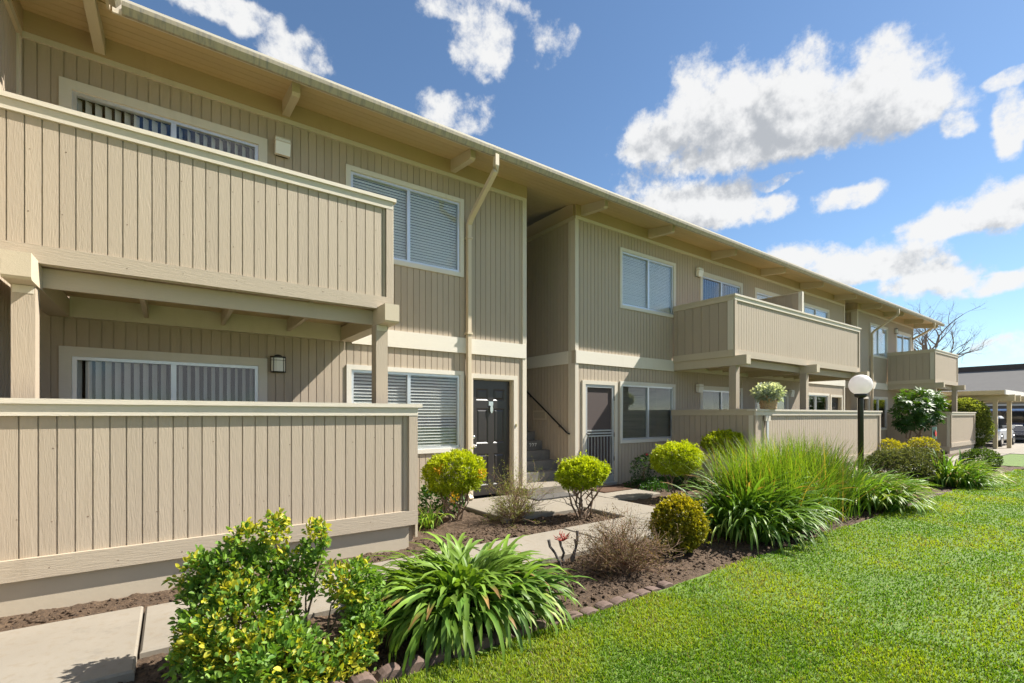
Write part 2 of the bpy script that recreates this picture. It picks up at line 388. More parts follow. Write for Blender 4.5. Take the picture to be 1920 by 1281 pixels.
# soil of the planting beds: clodded height field
xs = np.concatenate([np.arange(-4, 8.5, .03), np.arange(8.5, 27.5, .09)]); ys = np.concatenate([np.arange(2.42, 6.95, .03)])
def hf(x, y):
    p = Vector((x * 1.0, y * 1.0, 0))
    a = mnoise.fractal(p * 3.0, 1.0, 2.0, 3) * .016
    b_ = mnoise.noise(p * 11.0); c_ = mnoise.noise(p * 27.0 + Vector((5, 3, 1)))
    return -.058 + a + max(0, b_) * .040 + c_ * .013
Z = np.array([[min(hf(x, y), -.012) for y in ys] for x in xs])
XX, YY = np.meshgrid(xs, ys, indexing='ij'); nx, ny = XX.shape
idx = np.arange(nx * ny).reshape(nx, ny)
quads = np.stack([idx[:-1, :-1], idx[1:, :-1], idx[1:, 1:], idx[:-1, 1:]], -1).reshape(-1, 4)
tag(link('planting_bed', np_mesh('planting_bed', np.stack([XX, YY, Z], -1).reshape(-1, 3), quads), 'soil'), kind='structure')
def soil_z(x, y): return hf(x, y)

# concrete: path along the building and the entry paving, slab by slab
def slab_set(name, rects, thick=.13):
    root = bpy.data.objects.new(name, None); COL.objects.link(root); tag(root, kind='structure')
    for k, r in enumerate(rects):
        x0, x1, y0, y1 = r[:4]; dz = r[4] if len(r) > 4 else 0
        g = .006; mb = MB(); e = .012
        P = [(x0 + g, y0 + g), (x1 - g, y0 + g), (x1 - g, y1 - g), (x0 + g, y1 - g)] if not callable(x0) else None
        zt = dz
        mb.v = [(x, y, zt - thick) for x, y in P] + [(x, y, zt - e) for x, y in P] + [(P[0][0] + e, P[0][1] + e, zt), (P[1][0] - e, P[1][1] + e, zt), (P[2][0] - e, P[2][1] - e, zt), (P[3][0] + e, P[3][1] - e, zt)]
        mb.f = [(0, 3, 2, 1), (8, 9, 10, 11)] + [(i, (i + 1) % 4, (i + 1) % 4 + 4, i + 4) for i in range(4)] + [(i + 4, (i + 1) % 4 + 4, (i + 1) % 4 + 8, i + 8) for i in range(4)]
        part('slab', mb, 'concrete', root)
    return root
rects = [(-5.2, -2.7, 3.33, 4.44), (-2.7, -.155, 3.33, 4.44), (-.155, 1.2, 3.60, 4.44, -.012), (1.2, 2.6, 3.60, 4.44), (2.6, 3.95, 3.60, 4.44, -.005), (3.95, 5.16, 3.60, 4.44), (5.16, 6.5, 3.58, 4.44, -.004)]
x = 6.5
while x < 27: rects.append((x, x + 1.4, 3.58, 4.44, random.uniform(-.006, 0))); x += 1.4
slab_set('footpath', rects)
slab_set('entry_paving', [(3.67, 5.12, 5.25, 6.845), (5.12, 6.03, 4.455, 5.65), (5.12, 6.03, 5.65, 6.845, -.003), (6.03, 7.2, 5.42, 6.845, -.002),
                          (18.3, 19.6, 4.455, 6.845), (19.6, 20.6, 4.455, 6.845, -.003), (20.6, 22.0, 5.4, 6.845)])
slab_set('cross_path', [(18.22, 19.28, y, y + 1.4, -.015) for y in np.arange(-9, 2.2, 1.4)])
slab_set('sidewalk', [(25.25 + i * 1.7, 26.95 + i * 1.7, y, y + 1.5, -.02) for i in range(4) for y in np.arange(-8, 3.4, 1.5)])
tag(part('driveway', MB().box(27.2, 60, -40, 60, -.29, -.06), 'concrete'), kind='structure')

# ------------------------------------------------------------------ apartment building
bld = thing('apartment_building', (-1.25, 6.86, 0), 'long two-storey tan apartment building with vertical board siding and deep eaves', 'building')
P = .1016
def strips(x0, x1, z0, z1, holes, phase=0.0, gap=.0095, pitch=P):
    """upright boards between grooves, cut round the openings"""
    out_ = []; k = math.floor((x0 - phase) / pitch)
    while phase + k * pitch < x1 - 1e-6:
        a = max(x0, phase + k * pitch + (gap / 2)); b_ = min(x1, phase + (k + 1) * pitch - gap / 2); k += 1
        if b_ - a < .004: continue
        cuts = sorted({a, b_} | {h[0] for h in holes if a < h[0] < b_} | {h[1] for h in holes if a < h[1] < b_})
        for c0, c1 in zip(cuts, cuts[1:]):
            if c1 - c0 < .004: continue
            m = (c0 + c1) / 2; iv = [(z0, z1)]
            for h in holes:
                if h[0] < m < h[1]:
                    nv = []
                    for s0, s1 in iv:
                        if h[2] >= s1 or h[3] <= s0: nv.append((s0, s1)); continue
                        if h[2] > s0: nv.append((s0, h[2]))
                        if h[3] < s1: nv.append((h[3], s1))
                    iv = nv
            out_ += [(c0, c1, s0, s1) for s0, s1 in iv if s1 - s0 > .01]
    return out_
def backing(x0, x1, z0, z1, holes, y0, y1, mb):
    cuts = sorted({x0, x1} | {h[i] for h in holes for i in (0, 1) if x0 < h[i] < x1})
    for c0, c1 in zip(cuts, cuts[1:]):
        m = (c0 + c1) / 2; iv = [(z0, z1)]
        for h in holes:
            if h[0] < m < h[1]:
                nv = []
                for s0, s1 in iv:
                    if h[2] >= s1 or h[3] <= s0: nv.append((s0, s1)); continue
                    if h[2] > s0: nv.append((s0, h[2]))
                    if h[3] < s1: nv.append((h[3], s1))
                iv = nv
        for s0, s1 in iv: mb.box(c0, c1, y0, y1, s0, s1)
def front_wall(x0, x1, holes, single, name='front_wall'):
    mb = MB(); backing(x0, x1, -.15, 5.6, holes, YW + .010, YW + .12, mb)
    w = part(name, mb, 'siding_smooth', bld)
    for z0, z1 in ((-.10, 2.42), (2.42, 5.30)):
        st = strips(x0, x1, z0, z1, holes, phase=x0 + .03)
        if single:
            for a, b_, c, d in st: part('board', MB().box(a, b_, YW, YW + .0105, c, d), 'siding_smooth', w)
        else:
            mbj = MB()
            for a, b_, c, d in st: mbj.box(a, b_, YW, YW + .0105, c, d)
            tag(part('siding_boards', mbj, 'siding_smooth', w), kind='stuff')
    return w
def slats_h(parent, x0, x1, z0, z1, y, pitch, tilt, mat, single, w=.05, droop=0):
    n = int((z1 - z0) / pitch); me0 = None; mbj = MB()
    dy, dz = w / 2 * math.cos(tilt), w / 2 * math.sin(tilt)
    for k in range(n):
        z = z1 - pitch * (k + .5)
        mb = mbj if not single else MB()
        j = random.uniform(-.002, .002)
        mb.hexa([(x0, y - dy, z - dz - .001 + j), (x1, y - dy, z - dz - .001), (x1, y + dy, z + dz - .001), (x0, y + dy, z + dz - .001 + j), (x0, y - dy, z - dz + .0012 + j), (x1, y - dy, z - dz + .0012), (x1, y + dy, z + dz + .0012), (x0, y + dy, z + dz + .0012 + j)])
        if single: part('blind_slat', mb, mat, parent)
    if not single: part('blind', mbj, mat, parent)
def window(x0, x1, z0, z1, style, single, tw=.068, split=.5, trim='trim_white', depth=.55):
    """trim surround, metal frame, two panes, what hangs behind the glass"""
    tr = MB(); p = YW - .020
    tr.box(x0, x1, p, YW + .03, z1 - tw, z1); tr.box(x0, x0 + tw, p, YW + .03, z0, z1 - tw); tr.box(x1 - tw, x1, p, YW + .03, z0, z1 - tw)
    if z0 > .3 and abs(z0 - 2.85) > .3: tr.box(x0 + tw, x1 - tw, p - .004, YW + .03, z0, z0 + tw)
    w = part('window', tr, trim, bld)
    a, b_, c, d = x0 + tw, x1 - tw, z0 + tw, z1 - tw; y0, y1 = YW + .004, YW + .06; fw = .038
    fm = MB(); fm.box(a, b_, y0, y1, d - fw, d); fm.box(a, b_, y0, y1, c, c + fw); fm.box(a, a + fw, y0, y1, c + fw, d - fw); fm.box(b_ - fw, b_, y0, y1, c + fw, d - fw)
    mid = a + (b_ - a) * split; fm.box(mid - .026, mid + .026, y0 + .004, y1, c + fw, d - fw)
    part('sash_frame', fm, 'alu' if style != 'white' else 'white_frame', w)
    part('pane', MB().box(a + fw, mid - .026, YW + .036, YW + .041, c + fw, d - fw), 'glass', w)
    part('pane', MB().box(mid + .026, b_ - fw, YW + .022, YW + .027, c + fw, d - fw), 'glass', w)
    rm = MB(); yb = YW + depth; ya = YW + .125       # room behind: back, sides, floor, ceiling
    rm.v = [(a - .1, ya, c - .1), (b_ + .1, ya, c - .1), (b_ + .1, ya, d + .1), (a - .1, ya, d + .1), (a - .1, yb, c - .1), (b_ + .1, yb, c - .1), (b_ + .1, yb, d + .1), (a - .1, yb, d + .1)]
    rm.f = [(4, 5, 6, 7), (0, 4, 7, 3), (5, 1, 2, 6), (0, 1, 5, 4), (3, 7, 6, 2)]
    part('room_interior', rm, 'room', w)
    if style == 'wide': slats_h(w, a + .02, b_ - .02, c + .01, d - .01, YW + .075, .0475, .62, 'blind_white', single)
    if style == 'closed': slats_h(w, a + .02, b_ - .02, c + .01, d - .01, YW + .075, .043, 1.05, 'blind_white', single)
    if style == 'mini': slats_h(w, a + .02, b_ - .02, c + .01, d - .01, YW + .075, .026, .6, 'blind_tan', False, .024)
    if style == 'minilight': slats_h(w, a + .02, b_ - .02, c + .01, d - .01, YW + .075, .034, 1.08, 'blind_white', False, .042)
    if style == 'vert':
        n = int((b_ - a) / .083)
        for k in range(n):
            xc = a + (k + .5) * .083; an = random.uniform(.60, .80) if k < n // 2 else random.uniform(.85, 1.05)
            hx, hy = .034 * math.cos(an), .034 * math.sin(an)
            mb = MB().hexa([(xc - hx, YW + .10 - hy, c + .05), (xc + hx, YW + .10 + hy, c + .05), (xc + hx, YW + .102 + hy, c + .05), (xc - hx, YW + .102 - hy, c + .05), (xc - hx, YW + .10 - hy, d - .03), (xc + hx, YW + .10 + hy, d - .03), (xc + hx, YW + .102 + hy, d - .03), (xc - hx, YW + .102 - hy, d - .03)])
            if single: part('blind_slat', mb, 'blind_vert', w)
            elif k == 0: mbj = mb
            else: 
                i0 = len(mbj.v); mbj.v += mb.v; mbj.f += [tuple(i0 + i for i in f) for f in mb.f]
        if not single: part('blind', mbj, 'blind_vert', w)
    if style in ('dark', 'curtain'):
        cm = MB(); n = 16
        for k in range(n):
            xa, xb = a + (mid - a) * k / n * .8, a + (mid - a) * (k + 1) / n * .8; ya, yb = YW + .14 + .03 * (k % 2), YW + .14 + .03 * ((k + 1) % 2)
            i = len(cm.v); cm.v += [(xa, ya, c), (xb, yb, c), (xb, yb, d), (xa, ya, d)]; cm.f.append((i, i + 1, i + 2, i + 3))
        part('curtain', cm, 'curtain_dark' if style == 'dark' else 'blind_white', w)
    return w
def panel_door(x0, x1, z0, z1, hinge_right=True):
    """six-panel entry door set back in its jamb"""
    tw = .088; tr = MB(); p = YW - .022
    tr.box(x0 - tw, x1 + tw, p, YW + .02, z1, z1 + .078); tr.box(x0 - tw, x0, p, YW + .02, z0, z1); tr.box(x1, x1 + tw, p, YW + .02, z0, z1)
    jamb = MB(); jamb.box(x0 - .004, x0 + .02, YW + .021, YW + .12, z0, z1); jamb.box(x1 - .02, x1 + .004, YW + .021, YW + .12, z0, z1); jamb.box(x0 + .02, x1 - .02, YW + .021, YW + .12, z1 - .02, z1 + .004)
    d = part('door', tr, 'trim_z', bld); part('jamb', jamb, 'trim_y', d)
    a, b_, c, e = x0 + .02, x1 - .02, z0 + .03, z1 - .02; y = YW + .085
    Wd, Hh = b_ - a, e - c
    slab = MB(); cols = [(a + Wd * .13, a + Wd * .435), (a + Wd * .565, a + Wd * .87)]; rows = [(c + Hh * .085, c + Hh * .36), (c + Hh * .45, c + Hh * .755), (c + Hh * .825, c + Hh * .925)]
    hol = [(q[0], q[1], r[0], r[1]) for q in cols for r in rows]; backing(a, b_, c, e, hol, y, y + .045, slab)
    part('door_slab', slab, 'door_dark', d)
    for h in hol:   # recessed field with raised centre
        i = .022; j = .05
        mb = MB(); q = [(h[0], h[2]), (h[1], h[2]), (h[1], h[3]), (h[0], h[3])]
        r1 = [(h[0] + i, h[2] + i), (h[1] - i, h[2] + i), (h[1] - i, h[3] - i), (h[0] + i, h[3] - i)]; r2 = [(h[0] + j, h[2] + j), (h[1] - j, h[2] + j), (h[1] - j, h[3] - j), (h[0] + j, h[3] - j)]
        mb.v = [(u, y, w) for u, w in q] + [(u, y + .014, w) for u, w in r1] + [(u, y + .003, w) for u, w in r2]
        mb.f = [(k, (k + 1) % 4, (k + 1) % 4 + 4, k + 4) for k in range(4)] + [(k + 4, (k + 1) % 4 + 4, (k + 1) % 4 + 8, k + 8) for k in range(4)] + [(8, 9, 10, 11)]
        part('panel', mb, 'door_dark', d)
    kx = a + .055 if hinge_right else b_ - .055
    def yl(prof, cx, cz, nm, mat):
        mb = MB(); n = 14
        for r, dy in prof:
            for k in range(n): t_ = 2 * math.pi * k / n; mb.v.append((cx + r * math.cos(t_), y - dy, cz + r * math.sin(t_)))
        for q in range(len(prof) - 1):
            for k in range(n): mb.f.append((q * n + k, q * n + (k + 1) % n, (q + 1) * n + (k + 1) % n, (q + 1) * n + k))
        mb.f.append(tuple((len(prof) - 1) * n + k for k in range(n))); part(nm, mb, mat, d, True)
    yl([(.033, 0), (.033, .008), (.014, .012), (.014, .035), (.027, .045), (.029, .062), (.018, .074)], kx, z0 + .88, 'knob', 'chrome')
    yl([(.031, 0), (.031, .012), (.022, .018), (.012, .02)], kx, z0 + 1.03, 'deadbolt', 'chrome')
    cx = (a + b_) / 2; kz = c + Hh * .79
    kb = MB(); kb.box(cx - .045, cx + .045, y - .008, y + .0, kz - .02, kz + .05)
    kb.poly_prism([(cx - .018, kz - .02), (cx + .018, kz - .02), (cx + .03, kz - .07), (cx + .028, kz - .11), (cx + .010, kz - .15), (cx - .010, kz - .15), (cx - .028, kz - .11), (cx - .03, kz - .07)], 'y', y - .03, y - .010)
    part('door_knocker', kb, 'brass' if False else 'chrome', d)
    bx = x1 + tw * .55 if hinge_right else x0 - tw * .55
    part('doorbell', MB().box(bx - .013, bx + .013, p - .014, p, z0 + 1.20, z0 + 1.25).box(bx - .006, bx + .006, p - .02, p - .014, z0 + 1.215, z0 + 1.233), 'brass', d)
    return d
def screen_door(x0, x1, z0, z1):
    tw = .085; p = YW - .022; tr = MB()
    tr.box(x0 - tw, x1 + tw, p, YW + .02, z1, z1 + .078); tr.box(x0 - tw, x0, p, YW + .02, z0, z1); tr.box(x1, x1 + tw, p, YW + .02, z0, z1)
    d = part('screen_door', tr, 'trim_z', bld)
    fm = MB(); y0, y1 = YW - .005, YW + .028; fw = .06
    fm.box(x0 + .003, x0 + fw, y0, y1, z0 + .02, z1 - .003); fm.box(x1 - fw, x1 - .003, y0, y1, z0 + .02, z1 - .003); fm.box(x0 + fw, x1 - fw, y0, y1, z1 - fw, z1 - .003); fm.box(x0 + fw, x1 - fw, y0, y1, z0 + .02, z0 + .17)
    part('door_frame', fm, 'screen_frame', d)
    for z in (z0 + .98, z0 + 1.035, z0 + 1.09): part('cross_bar', MB().box(x0 + fw, x1 - fw, y0 + .004, y1 - .004, z - .014, z + .014), 'screen_frame', d)
    n = 8
    for k in range(n):
        xx = x0 + fw + (x1 - x0 - 2 * fw) * (k + .5) / n
        part('upright_bar', MB().box(xx - .006, xx + .006, y0 + .008, y0 + .02, z0 + .17, z0 + .966), 'screen_frame', d)
    part('mesh_screen', MB().box(x0 + fw, x1 - fw, YW + .03, YW + .034, z0 + .02, z1 - fw), 'screen_mesh', d)
    part('inner_door', MB().box(x0, x1, YW + .09, YW + .118, z0, z1), 'door_dark', d)
    part('handle', MB().tube([(x0 + .03, y0 - .002, z0 + 1.03), (x0 + .03, y0 - .05, z0 + 1.03), (x0 + .03, y0 - .05, z0 + .95)], .011, 8), 'black_metal', d)
    for z in (z0 + .5, z0 + 1.0, z0 + 1.75): part('hinge', MB().box(x1 - .012, x1 + .012, y0 - .012, y0 - .001, z - .045, z + .045), 'black_metal', d)
    part('threshold', MB().box(x0 - .02, x1 + .02, YW - .06, YW + .02, -.04, z0 + .018), 'screen_frame', d)

# one dwelling front: corner at cx, running away from the stair by s = +1 (right) or -1 (left)
def unit(cx, s, single, length, styles):
    X = lambda d0, d1: (cx + d0, cx + d1) if s > 0 else (cx - d1, cx - d0)
    dU, wL, wU, sL, sU = X(.27, 1.11), X(1.285, 3.19), X(1.285, 3.20), X(4.20, 6.17), X(4.20, 6.17)
    q = .03
    holes = [(dU[0] + .005 - q, dU[1] - .005 + q, -.2, 2.03), (wL[0] + q, wL[1] - q, .80 + q, 2.12 - q), (wU[0] + q, wU[1] - q, 3.67 + q, 4.955 - q), (sL[0] + q, sL[1] - q, .02, 2.13 - q), (sU[0] + q, sU[1] - q, 2.80, 4.96 - q)]
    x0, x1 = X(.0, length)
    front_wall(x0, x1, holes, single)
    if styles['door'] == 'screen': screen_door(dU[0], dU[1], -.005, 2.02)
    else: panel_door(dU[0], dU[1], -.005, 2.02, hinge_right=(s < 0))
    window(wL[0], wL[1], .80, 2.12, styles['wl'], single)
    window(wU[0], wU[1], 3.67, 4.955, styles['wu'], single)
    window(sL[0], sL[1], .02, 2.13, styles['sl'], single, tw=.10)
    window(sU[0], sU[1], 2.80, 4.965, styles['su'], single, tw=.10)
    # belly band, corner boards
    b0, b1 = X(.0, 3.12)
    part('belly_band', MB().box(b0, b1, YW - .034, YW, 2.42, 2.67), 'band_light', bld)
    c0, c1 = X(-.012, .075)
    for z0, z1 in ((-.10, 2.419), (2.671, 5.25)): part('corner_board', MB().box(c0, c1, YW - .022, YW + .10, z0, z1), 'trim_z', bld)
U = [(5.217, -1, True, 6.467, dict(door='panel', wl='wide', wu='closed', sl='vert', su='vert')),
     (6.437, 1, False, 6.493, dict(door='screen', wl='mini', wu='minilight', sl='dark', su='vert')),
     (19.42, -1, False, 6.49, dict(door='panel', wl='curtain', wu='minilight', sl='vert', su='minilight')),
     (20.56, 1, False, 6.40, dict(door='panel', wl='dark', wu='minilight', sl='dark', su='vert'))]
for u in U: unit(*u)
XEND = 26.96
# wall tops: frieze and trim under the eave, section by section
for x0, x1 in ((-1.25, 5.217), (6.437, 19.42), (20.56, XEND)):
    part('frieze_board', MB().box(x0 - .0, x1 + .013, YW - .030, YW + .02, 5.31, 5.56), 'frieze', bld)
    part('frieze_trim', MB().box(x0 - .0, x1 + .013, YW - .026, YW + .0, 5.25, 5.309), 'trim_x', bld)
# side walls in the two stair recesses (board faces turned along Y), end walls
def side_wall(x, face, y0, y1, z0, z1, mat='siding_smooth', name='side_wall', single=False, thick=.11, zsplit=None):
    """wall in a plane of constant X; face = +1 looks to +X, -1 to -X"""
    xa, xb = (x - thick, x - .010) if face > 0 else (x + .010, x + thick)
    w = part(name, MB().box(xa, xb, y0, y1, z0, z1), mat, bld)
    fa, fb = (x - .0105, x) if face > 0 else (x, x + .0105)
    mbj = MB()
    for s0, s1 in ([(z0, z1)] if not zsplit else [(z0, zsplit), (zsplit, z1)]):
        for a, b_, c, d in strips(y0, y1, s0, s1, [], phase=y0):
            if single: part('board', MB().box(fa, fb, a, b_, c, d), mat, w)
            else: mbj.box(fa, fb, a, b_, c, d)
    if not single: tag(part('siding_boards', mbj, mat, w), kind='stuff')
    return w
for xl, xr in ((5.217, 6.437), (19.42, 20.56)):
    side_wall(xr, -1, YW + .125, 10.6, -.1, 5.5); side_wall(xl, 1, YW + .125, 10.6, -.1, 5.5)
    part('corner_board', MB().box(xr - .020, xr - .001, YW + .10, YW + .17, -.1, 5.25), 'trim_z', bld)
    part('belly_band', MB().box(xr - .028, xr, YW + .171, 10.6, 2.42, 2.67), 'band_light', bld)
    part('frieze_board', MB().box(xr - .030, xr + .02, YW + .021, 10.6, 5.31, 5.56), 'frieze', bld)
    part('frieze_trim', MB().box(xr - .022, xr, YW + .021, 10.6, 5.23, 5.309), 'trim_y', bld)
    part('back_wall', MB().box(xl, xr, 10.6, 10.72, -.1, 5.6), 'siding_smooth', bld)
side_wall(XEND, 1, YW + .02, 13, -.1, 5.5, name='end_wall'); part('corner_board', MB().box(XEND - .07, XEND + .014, YW - .022, YW + .0, 2.671, 5.25), 'trim_z', bld)
side_wall(-1.25, 1, 4.2, YW - .03, 0, 5.5, name='projecting_wall', single=True)
part('frieze_board', MB().box(-1.25, -1.215, 4.2, YW - .031, 5.31, 5.6), 'frieze', bld); part('frieze_trim', MB().box(-1.25, -1.222, 4.2, YW - .031, 5.22, 5.309), 'trim_y', bld)
part('corner_board', MB().box(-1.25, -1.228, YW - .12, YW - .031, 0, 5.219), 'trim_z', bld)
# inner floors so that no light leaks through from behind
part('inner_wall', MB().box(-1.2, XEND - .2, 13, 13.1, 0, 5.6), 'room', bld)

# stairs in the recesses
def stairs(xl, xr, number):
    st = part('staircase', MB().box(xl - .20 if number else xl + .01, xr - .012, 6.52, 7.12, -.1, .12), 'concrete', bld)
    y = 7.12; z = .12
    for k in range(13):
        mb = MB(); z1 = z + .185; y1 = y + .252
        mb.hexa([(xl + .012, y, 0), (xr - .013, y, 0), (xr - .013, 10.59, 0), (xl + .012, 10.59, 0), (xl + .012, y - .02, z1), (xr - .013, y - .02, z1), (xr - .013, 10.59 - k * .0, z1), (xl + .012, 10.59, z1)])
        part('step', mb, 'stone_step', st)
        if number and k == 3:
            cu = bpy.data.curves.new('number', 'FONT'); cu.body = '227'; cu.size = .135; cu.extrude = .0015
            tmp = bpy.data.objects.new('tmp', cu); COL.objects.link(tmp); bpy.context.view_layer.update()
            me = bpy.data.meshes.new_from_object(tmp.evaluated_get(bpy.context.evaluated_depsgraph_get())); bpy.data.objects.remove(tmp)
            o = link('unit_number', me, 'number_white', st); o.location = Vector((xr - .365, y - .0135, z + .045)) - wloc(st); o.rotation_euler = (math.pi / 2 + .10, 0, 0)
        y, z = y1, z1
    hr = part('handrail', MB().tube([(xr - .075, 10.0, 2.05 + .665 * 2.35 - .55), (xr - .075, 8.33, 1.93), (xr - .075, 7.0, 1.045), (xr - .03, 6.975, 1.03)], .017, 8), 'black_metal', bld)
    for yy, zz in ((7.25, 1.21), (8.2, 1.845), (9.4, 2.65)): part('bracket', MB().tube([(xr - .012, yy, zz - .05), (xr - .07, yy, zz - .05), (xr - .075, yy, zz)], .009, 6), 'black_metal', hr)
stairs(5.217, 6.437, True); stairs(19.42, 20.56, False)
pl = part('wall_plate', MB().box(6.421, 6.436, 7.72, 8.17, 1.30, 1.50), 'trim_y', bld); part('plate_panel', MB().box(6.417, 6.4205, 7.76, 8.13, 1.33, 1.47), 'band_x', pl)

# roof: sloping soffit boards, roofing, beams, gutter
def soff(y): return 5.53 + (y - YW) * .168
roof = MB(); X0R, X1R = -.46, 27.75
XM = -6.0
roof.hexa([(XM, 6.06, soff(6.06) + .012), (X1R, 6.06, soff(6.06) + .012), (X1R, 13.2, soff(13.2) + .012), (XM, 13.2, soff(13.2) + .012), (XM, 6.06, soff(6.06) + .11), (X1R, 6.06, soff(6.06) + .11), (X1R, 13.2, soff(13.2) + .11), (XM, 13.2, soff(13.2) + .11)])
roof.hexa([(-6, 2.0, 6.50), (-.462, 2.0, 5.415), (-.462, 6.055, 5.415), (-6, 6.055, 6.50), (-6, 2.0, 6.65), (-.462, 2.0, 5.52), (-.462, 6.055, 5.52), (-6, 6.055, 6.65)])
rf = part('roof', roof, 'roofing', bld)
yy = 6.06; XS = -1.214
while yy < 10.6:      # tongue-and-groove soffit boards
    y1 = min(yy + .138, 10.7)
    part('soffit_board', MB().hexa([(XS, yy, soff(yy)), (X1R, yy, soff(yy)), (X1R, y1 - .004, soff(y1)), (XS, y1 - .004, soff(y1)), (XS, yy, soff(yy) + .011), (X1R, yy, soff(yy) + .011), (X1R, y1 - .004, soff(y1) + .011), (XS, y1 - .004, soff(y1) + .011)]), 'soffit', rf)
    yy = y1
for k in range(6):    # soffit of the projecting bay at the left
    xa = -.49 - .145 * k
    part('soffit_board', MB().hexa([(xa - .143, 2.0, soff(6.06) + .028 * (k + 1)), (xa, 2.0, soff(6.06) + .028 * k), (xa, 6.055, soff(6.06) + .028 * k), (xa - .143, 6.055, soff(6.06) + .028 * (k + 1)), (xa - .143, 2.0, soff(6.06) + .028 * (k + 1) + .01), (xa, 2.0, soff(6.06) + .028 * k + .01), (xa, 6.055, soff(6.06) + .028 * k + .01), (xa - .143, 6.055, soff(6.06) + .028 * (k + 1) + .01)]), 'soffit', rf)
part('fascia', MB().box(X0R, X1R, 6.035, 6.059, 5.33, 5.50), 'trim_x', bld)
part('fascia', MB().box(-.500, -.476, 2.0, 6.03, 5.33, 5.50), 'trim_y', bld)
for bx in (-.67, 1.19, 3.675, 6.57, 8.615, 11.07, 13.54, 15.95, 18.48, 20.85, 23.25, 25.75):
    y_out = 6.20; w_ = .092
    if bx < 0: y_out = 5.2
    zr, zo = 5.335, 5.335 + (y_out - YW) * .10
    if bx < 0: zo = 5.27
    zt_r = soff(YW) - .002; zt_o = soff(y_out) - .002 if bx > 0 else 5.50
    mb = MB()
    yi = YW - .031 if not 5.217 < bx < 6.437 else 8
    cz = (zt_o - zo) * .25
    prof = [(yi, zr), (y_out + .035, zo + .003), (y_out, zo + .03), (y_out, zt_o), (yi, zt_r)]
    mb.poly_prism(prof, 'x', bx, bx + w_)
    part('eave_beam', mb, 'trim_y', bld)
part('eave_beam', MB().poly_prism([(6.15, 5.22), (6.10, 5.26), (6.10, 5.40), (13, 6.5), (13, 6.3)], 'x', 27.35, 27.45), 'trim_y', bld)
# K-style gutter in lengths
gp = [(6.034, 5.400), (6.034, 5.322), (5.985, 5.310), (5.965, 5.340), (5.945, 5.370), (5.940, 5.410), (5.952, 5.413), (5.958, 5.375), (5.975, 5.345), (5.99, 5.322), (6.022, 5.330), (6.026, 5.400)]
gx = -.385
while gx < X1R - .3:
    e_ = min(gx + 3.05, X1R)
    part('gutter', MB().poly_prism(gp, 'x', gx, e_ - .002), 'gutter', bld); gx = e_
part('gutter', MB().poly_prism([(-.475 + 6.034 - y, z) for y, z in gp], 'y', 2.0, 5.94), 'gutter', bld)
def downspout(x, side=1):
    p4 = [(x, 5.99, 5.335), (x, 5.99, 5.17), (x, 6.01, 5.10), (x, 6.70, 4.64), (x, 6.795, 4.54), (x, 6.80, 4.40), (x, 6.80, .10), (x, 6.72, .02)]
    d = part('downspout', MB().tube(p4, .056, 4, phase=.5, flat=(.95, .80)), 'downspout', bld)
    for z in (4.3, 2.73, .6): part('strap', MB().box(x - .05, x + .05, 6.748, YW + .0, z, z + .03), 'downspout', d)
downspout(4.0); downspout(21.88)
part('downspout', MB().tube([(26.4, 5.99, 5.33), (26.4, 5.99, 5.16), (26.6, 6.3, 5.0), (XEND + .06, 7.0, 4.72), (XEND + .06, 7.05, 4.6), (XEND + .06, 7.05, 0)], .05, 4, phase=.5), 'downspout', bld)

